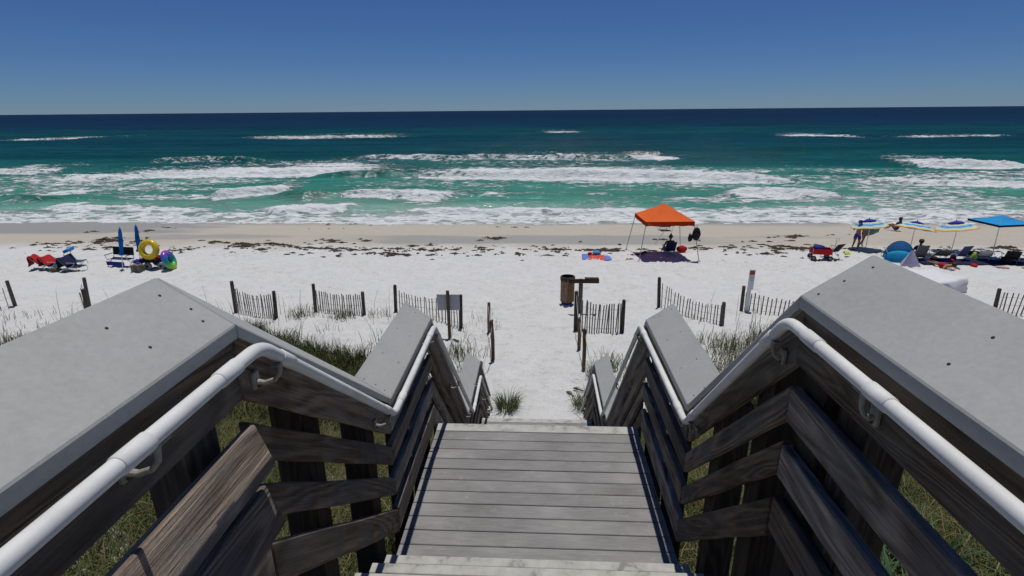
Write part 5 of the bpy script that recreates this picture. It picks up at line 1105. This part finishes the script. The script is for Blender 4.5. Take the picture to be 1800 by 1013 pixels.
# right of the stairs
P = place(q, 40000, (1.7, 9), (8.0, 15.0), lambda x, y: tuft(x, y, .55, .53) * sst(x, 2.4, 4.2) * (1 - sst(y, 12.5, 14.8)))
n = len(P); parts.append(blades(P, q.uniform(.2, .62, n), q.uniform(.1, .5, n), q.uniform(.010, .017, n), tones(q, n, (4, 3, 4, 2, 1, 1)), .4, 3))
CL = ((5.35, 14.0, .55), (6.75, 14.5, .6), (5.2, 12.4, .8), (4.6, 11.0, .9), (7.6, 13.4, .5), (-3.4, 14.6, .25), (-2.2, 13.5, .3), (-1.9, 12.4, .25), (2.0, 13.0, .3), (2.5, 11.8, .4), (-8.0, 16.3, .3), (-6.4, 16.1, .35))
P = place(q, 90000, (-9, 9), (10, 17), lambda x, y: np.clip(sum(np.exp(-(((x - a)**2 + (y - b)**2) / c**2)) for a, b, c in CL), 0, 1) * .55)
n = len(P); parts.append(blades(P, q.uniform(.15, .5, n), q.uniform(.1, .7, n), q.uniform(.009, .016, n), tones(q, n, (4, 3, 4, 1, 1, 3)), .4, 13))
# thin fringe on the left slope and scattered tufts among the fences
FR = lambda x, y: np.exp(-((y - 13.3 - .33 * (x + 13)) / .7)**2)
P = place(q, 60000, (-17.5, -8.5), (10, 16.5), lambda x, y: FR(x, y) * (.2 + .8 * tuft(x, y, 1.4, .42)) + .010)
n = len(P); parts.append(blades(P, q.uniform(.12, .35, n), q.uniform(.1, .6, n), q.uniform(.009, .015, n), tones(q, n, (4, 2, 5, 2, 0, 2)), .4, 4))
P = place(q, 60000, (-18, 18), (12.3, 18), lambda x, y: np.clip((fbm(x * 1.1, y * 1.1, 37, 3) - .60) * 4, 0, 1) * sst(np.abs(x), 1.0, 1.6) * .30)
n = len(P); parts.append(blades(P, q.uniform(.08, .38, n), q.uniform(.1, .8, n), q.uniform(.009, .016, n), tones(q, n, (3, 1, 5, 3, 1, 3)), .5, 5))
# tall thin dead stalks
P = place(q, 420, (-16, 12), (9, 17), lambda x, y: (np.abs(x) > 2.5) * np.clip(tuft(x, y, .6, .42), 0, 1))
n = len(P); parts.append(blades(P, q.uniform(.7, 1.35, n), q.uniform(.05, .35, n), q.uniform(.010, .015, n), tones(q, n, (1, 0, 3, 4, 2, 0)), .3, 6))
tag(meshobj('dune_grass', grass_mesh('dune_grass', parts), M['grass']), 'mixed green and dry dune grass covering the slope around the stairs', 'grass', kind='stuff')
def tuft_thing(label, x, y, n, h, r, wts, seed, wid=(.007, .012), lean=(.1, .8)):
    q = np.random.default_rng(seed); a = q.uniform(0, 6.28, n); rr_ = r * np.sqrt(q.uniform(0, 1, n)); P = np.stack([rr_ * np.cos(a), rr_ * np.sin(a), ground(x + rr_ * np.cos(a), y + rr_ * np.sin(a)) - float(ground(x, y)) - .02], -1)
    v = blades(P, q.uniform(h * .5, h, n), q.uniform(*lean, n), q.uniform(*wid, n), tones(q, n, wts), .7, seed)
    o = meshobj('grass_tuft', grass_mesh('grass_tuft', [v]), M['grass']); o.location = gp(x, y); return tag(o, label, 'grass tuft', 'grass tufts beside the stair foot')
tuft_thing('round green grass tuft at the stair foot, left side of the path', -.66, 10.6, 420, .44, .22, (2, 3, 2, 1, 0, 5), 51)
tuft_thing('low green grass tuft at the stair foot, right side of the path', 1.12, 10.75, 300, .42, .26, (2, 3, 2, 1, 0, 5), 52)
tuft_thing('yellowish grass tuft beside the short brown stake', 1.55, 12.3, 240, .5, .25, (2, 1, 5, 2, 0, 2), 53)
for i, (x, y, h) in enumerate(((2.35, 2.6, .75), (2.9, 3.3, .8), (2.15, 3.6, .6))):
    l = ('broad leaved green plant nearest the camera behind the right railing', 'tallest broad leaved green plant behind the right railing', 'broad leaved green plant close to the right stair posts')[i]
    q = np.random.default_rng(60 + i); n = 46; a = q.uniform(0, 6.28, n); P = np.stack([.07 * np.cos(a), .07 * np.sin(a), -.02 + 0 * a], -1)
    v = blades(P, q.uniform(h * .5, h, n), q.uniform(.3, 1.0, n), q.uniform(.016, .028, n), np.array((.05, .105, .05)) * q.uniform(.7, 1.5, (n, 1)), .8, 70 + i)
    o = meshobj('broadleaf_plant', grass_mesh('broadleaf_plant', [v]), M['grass']); o.location = gp(x, y); tag(o, l, 'plant', 'broad leaved plants on the slope')
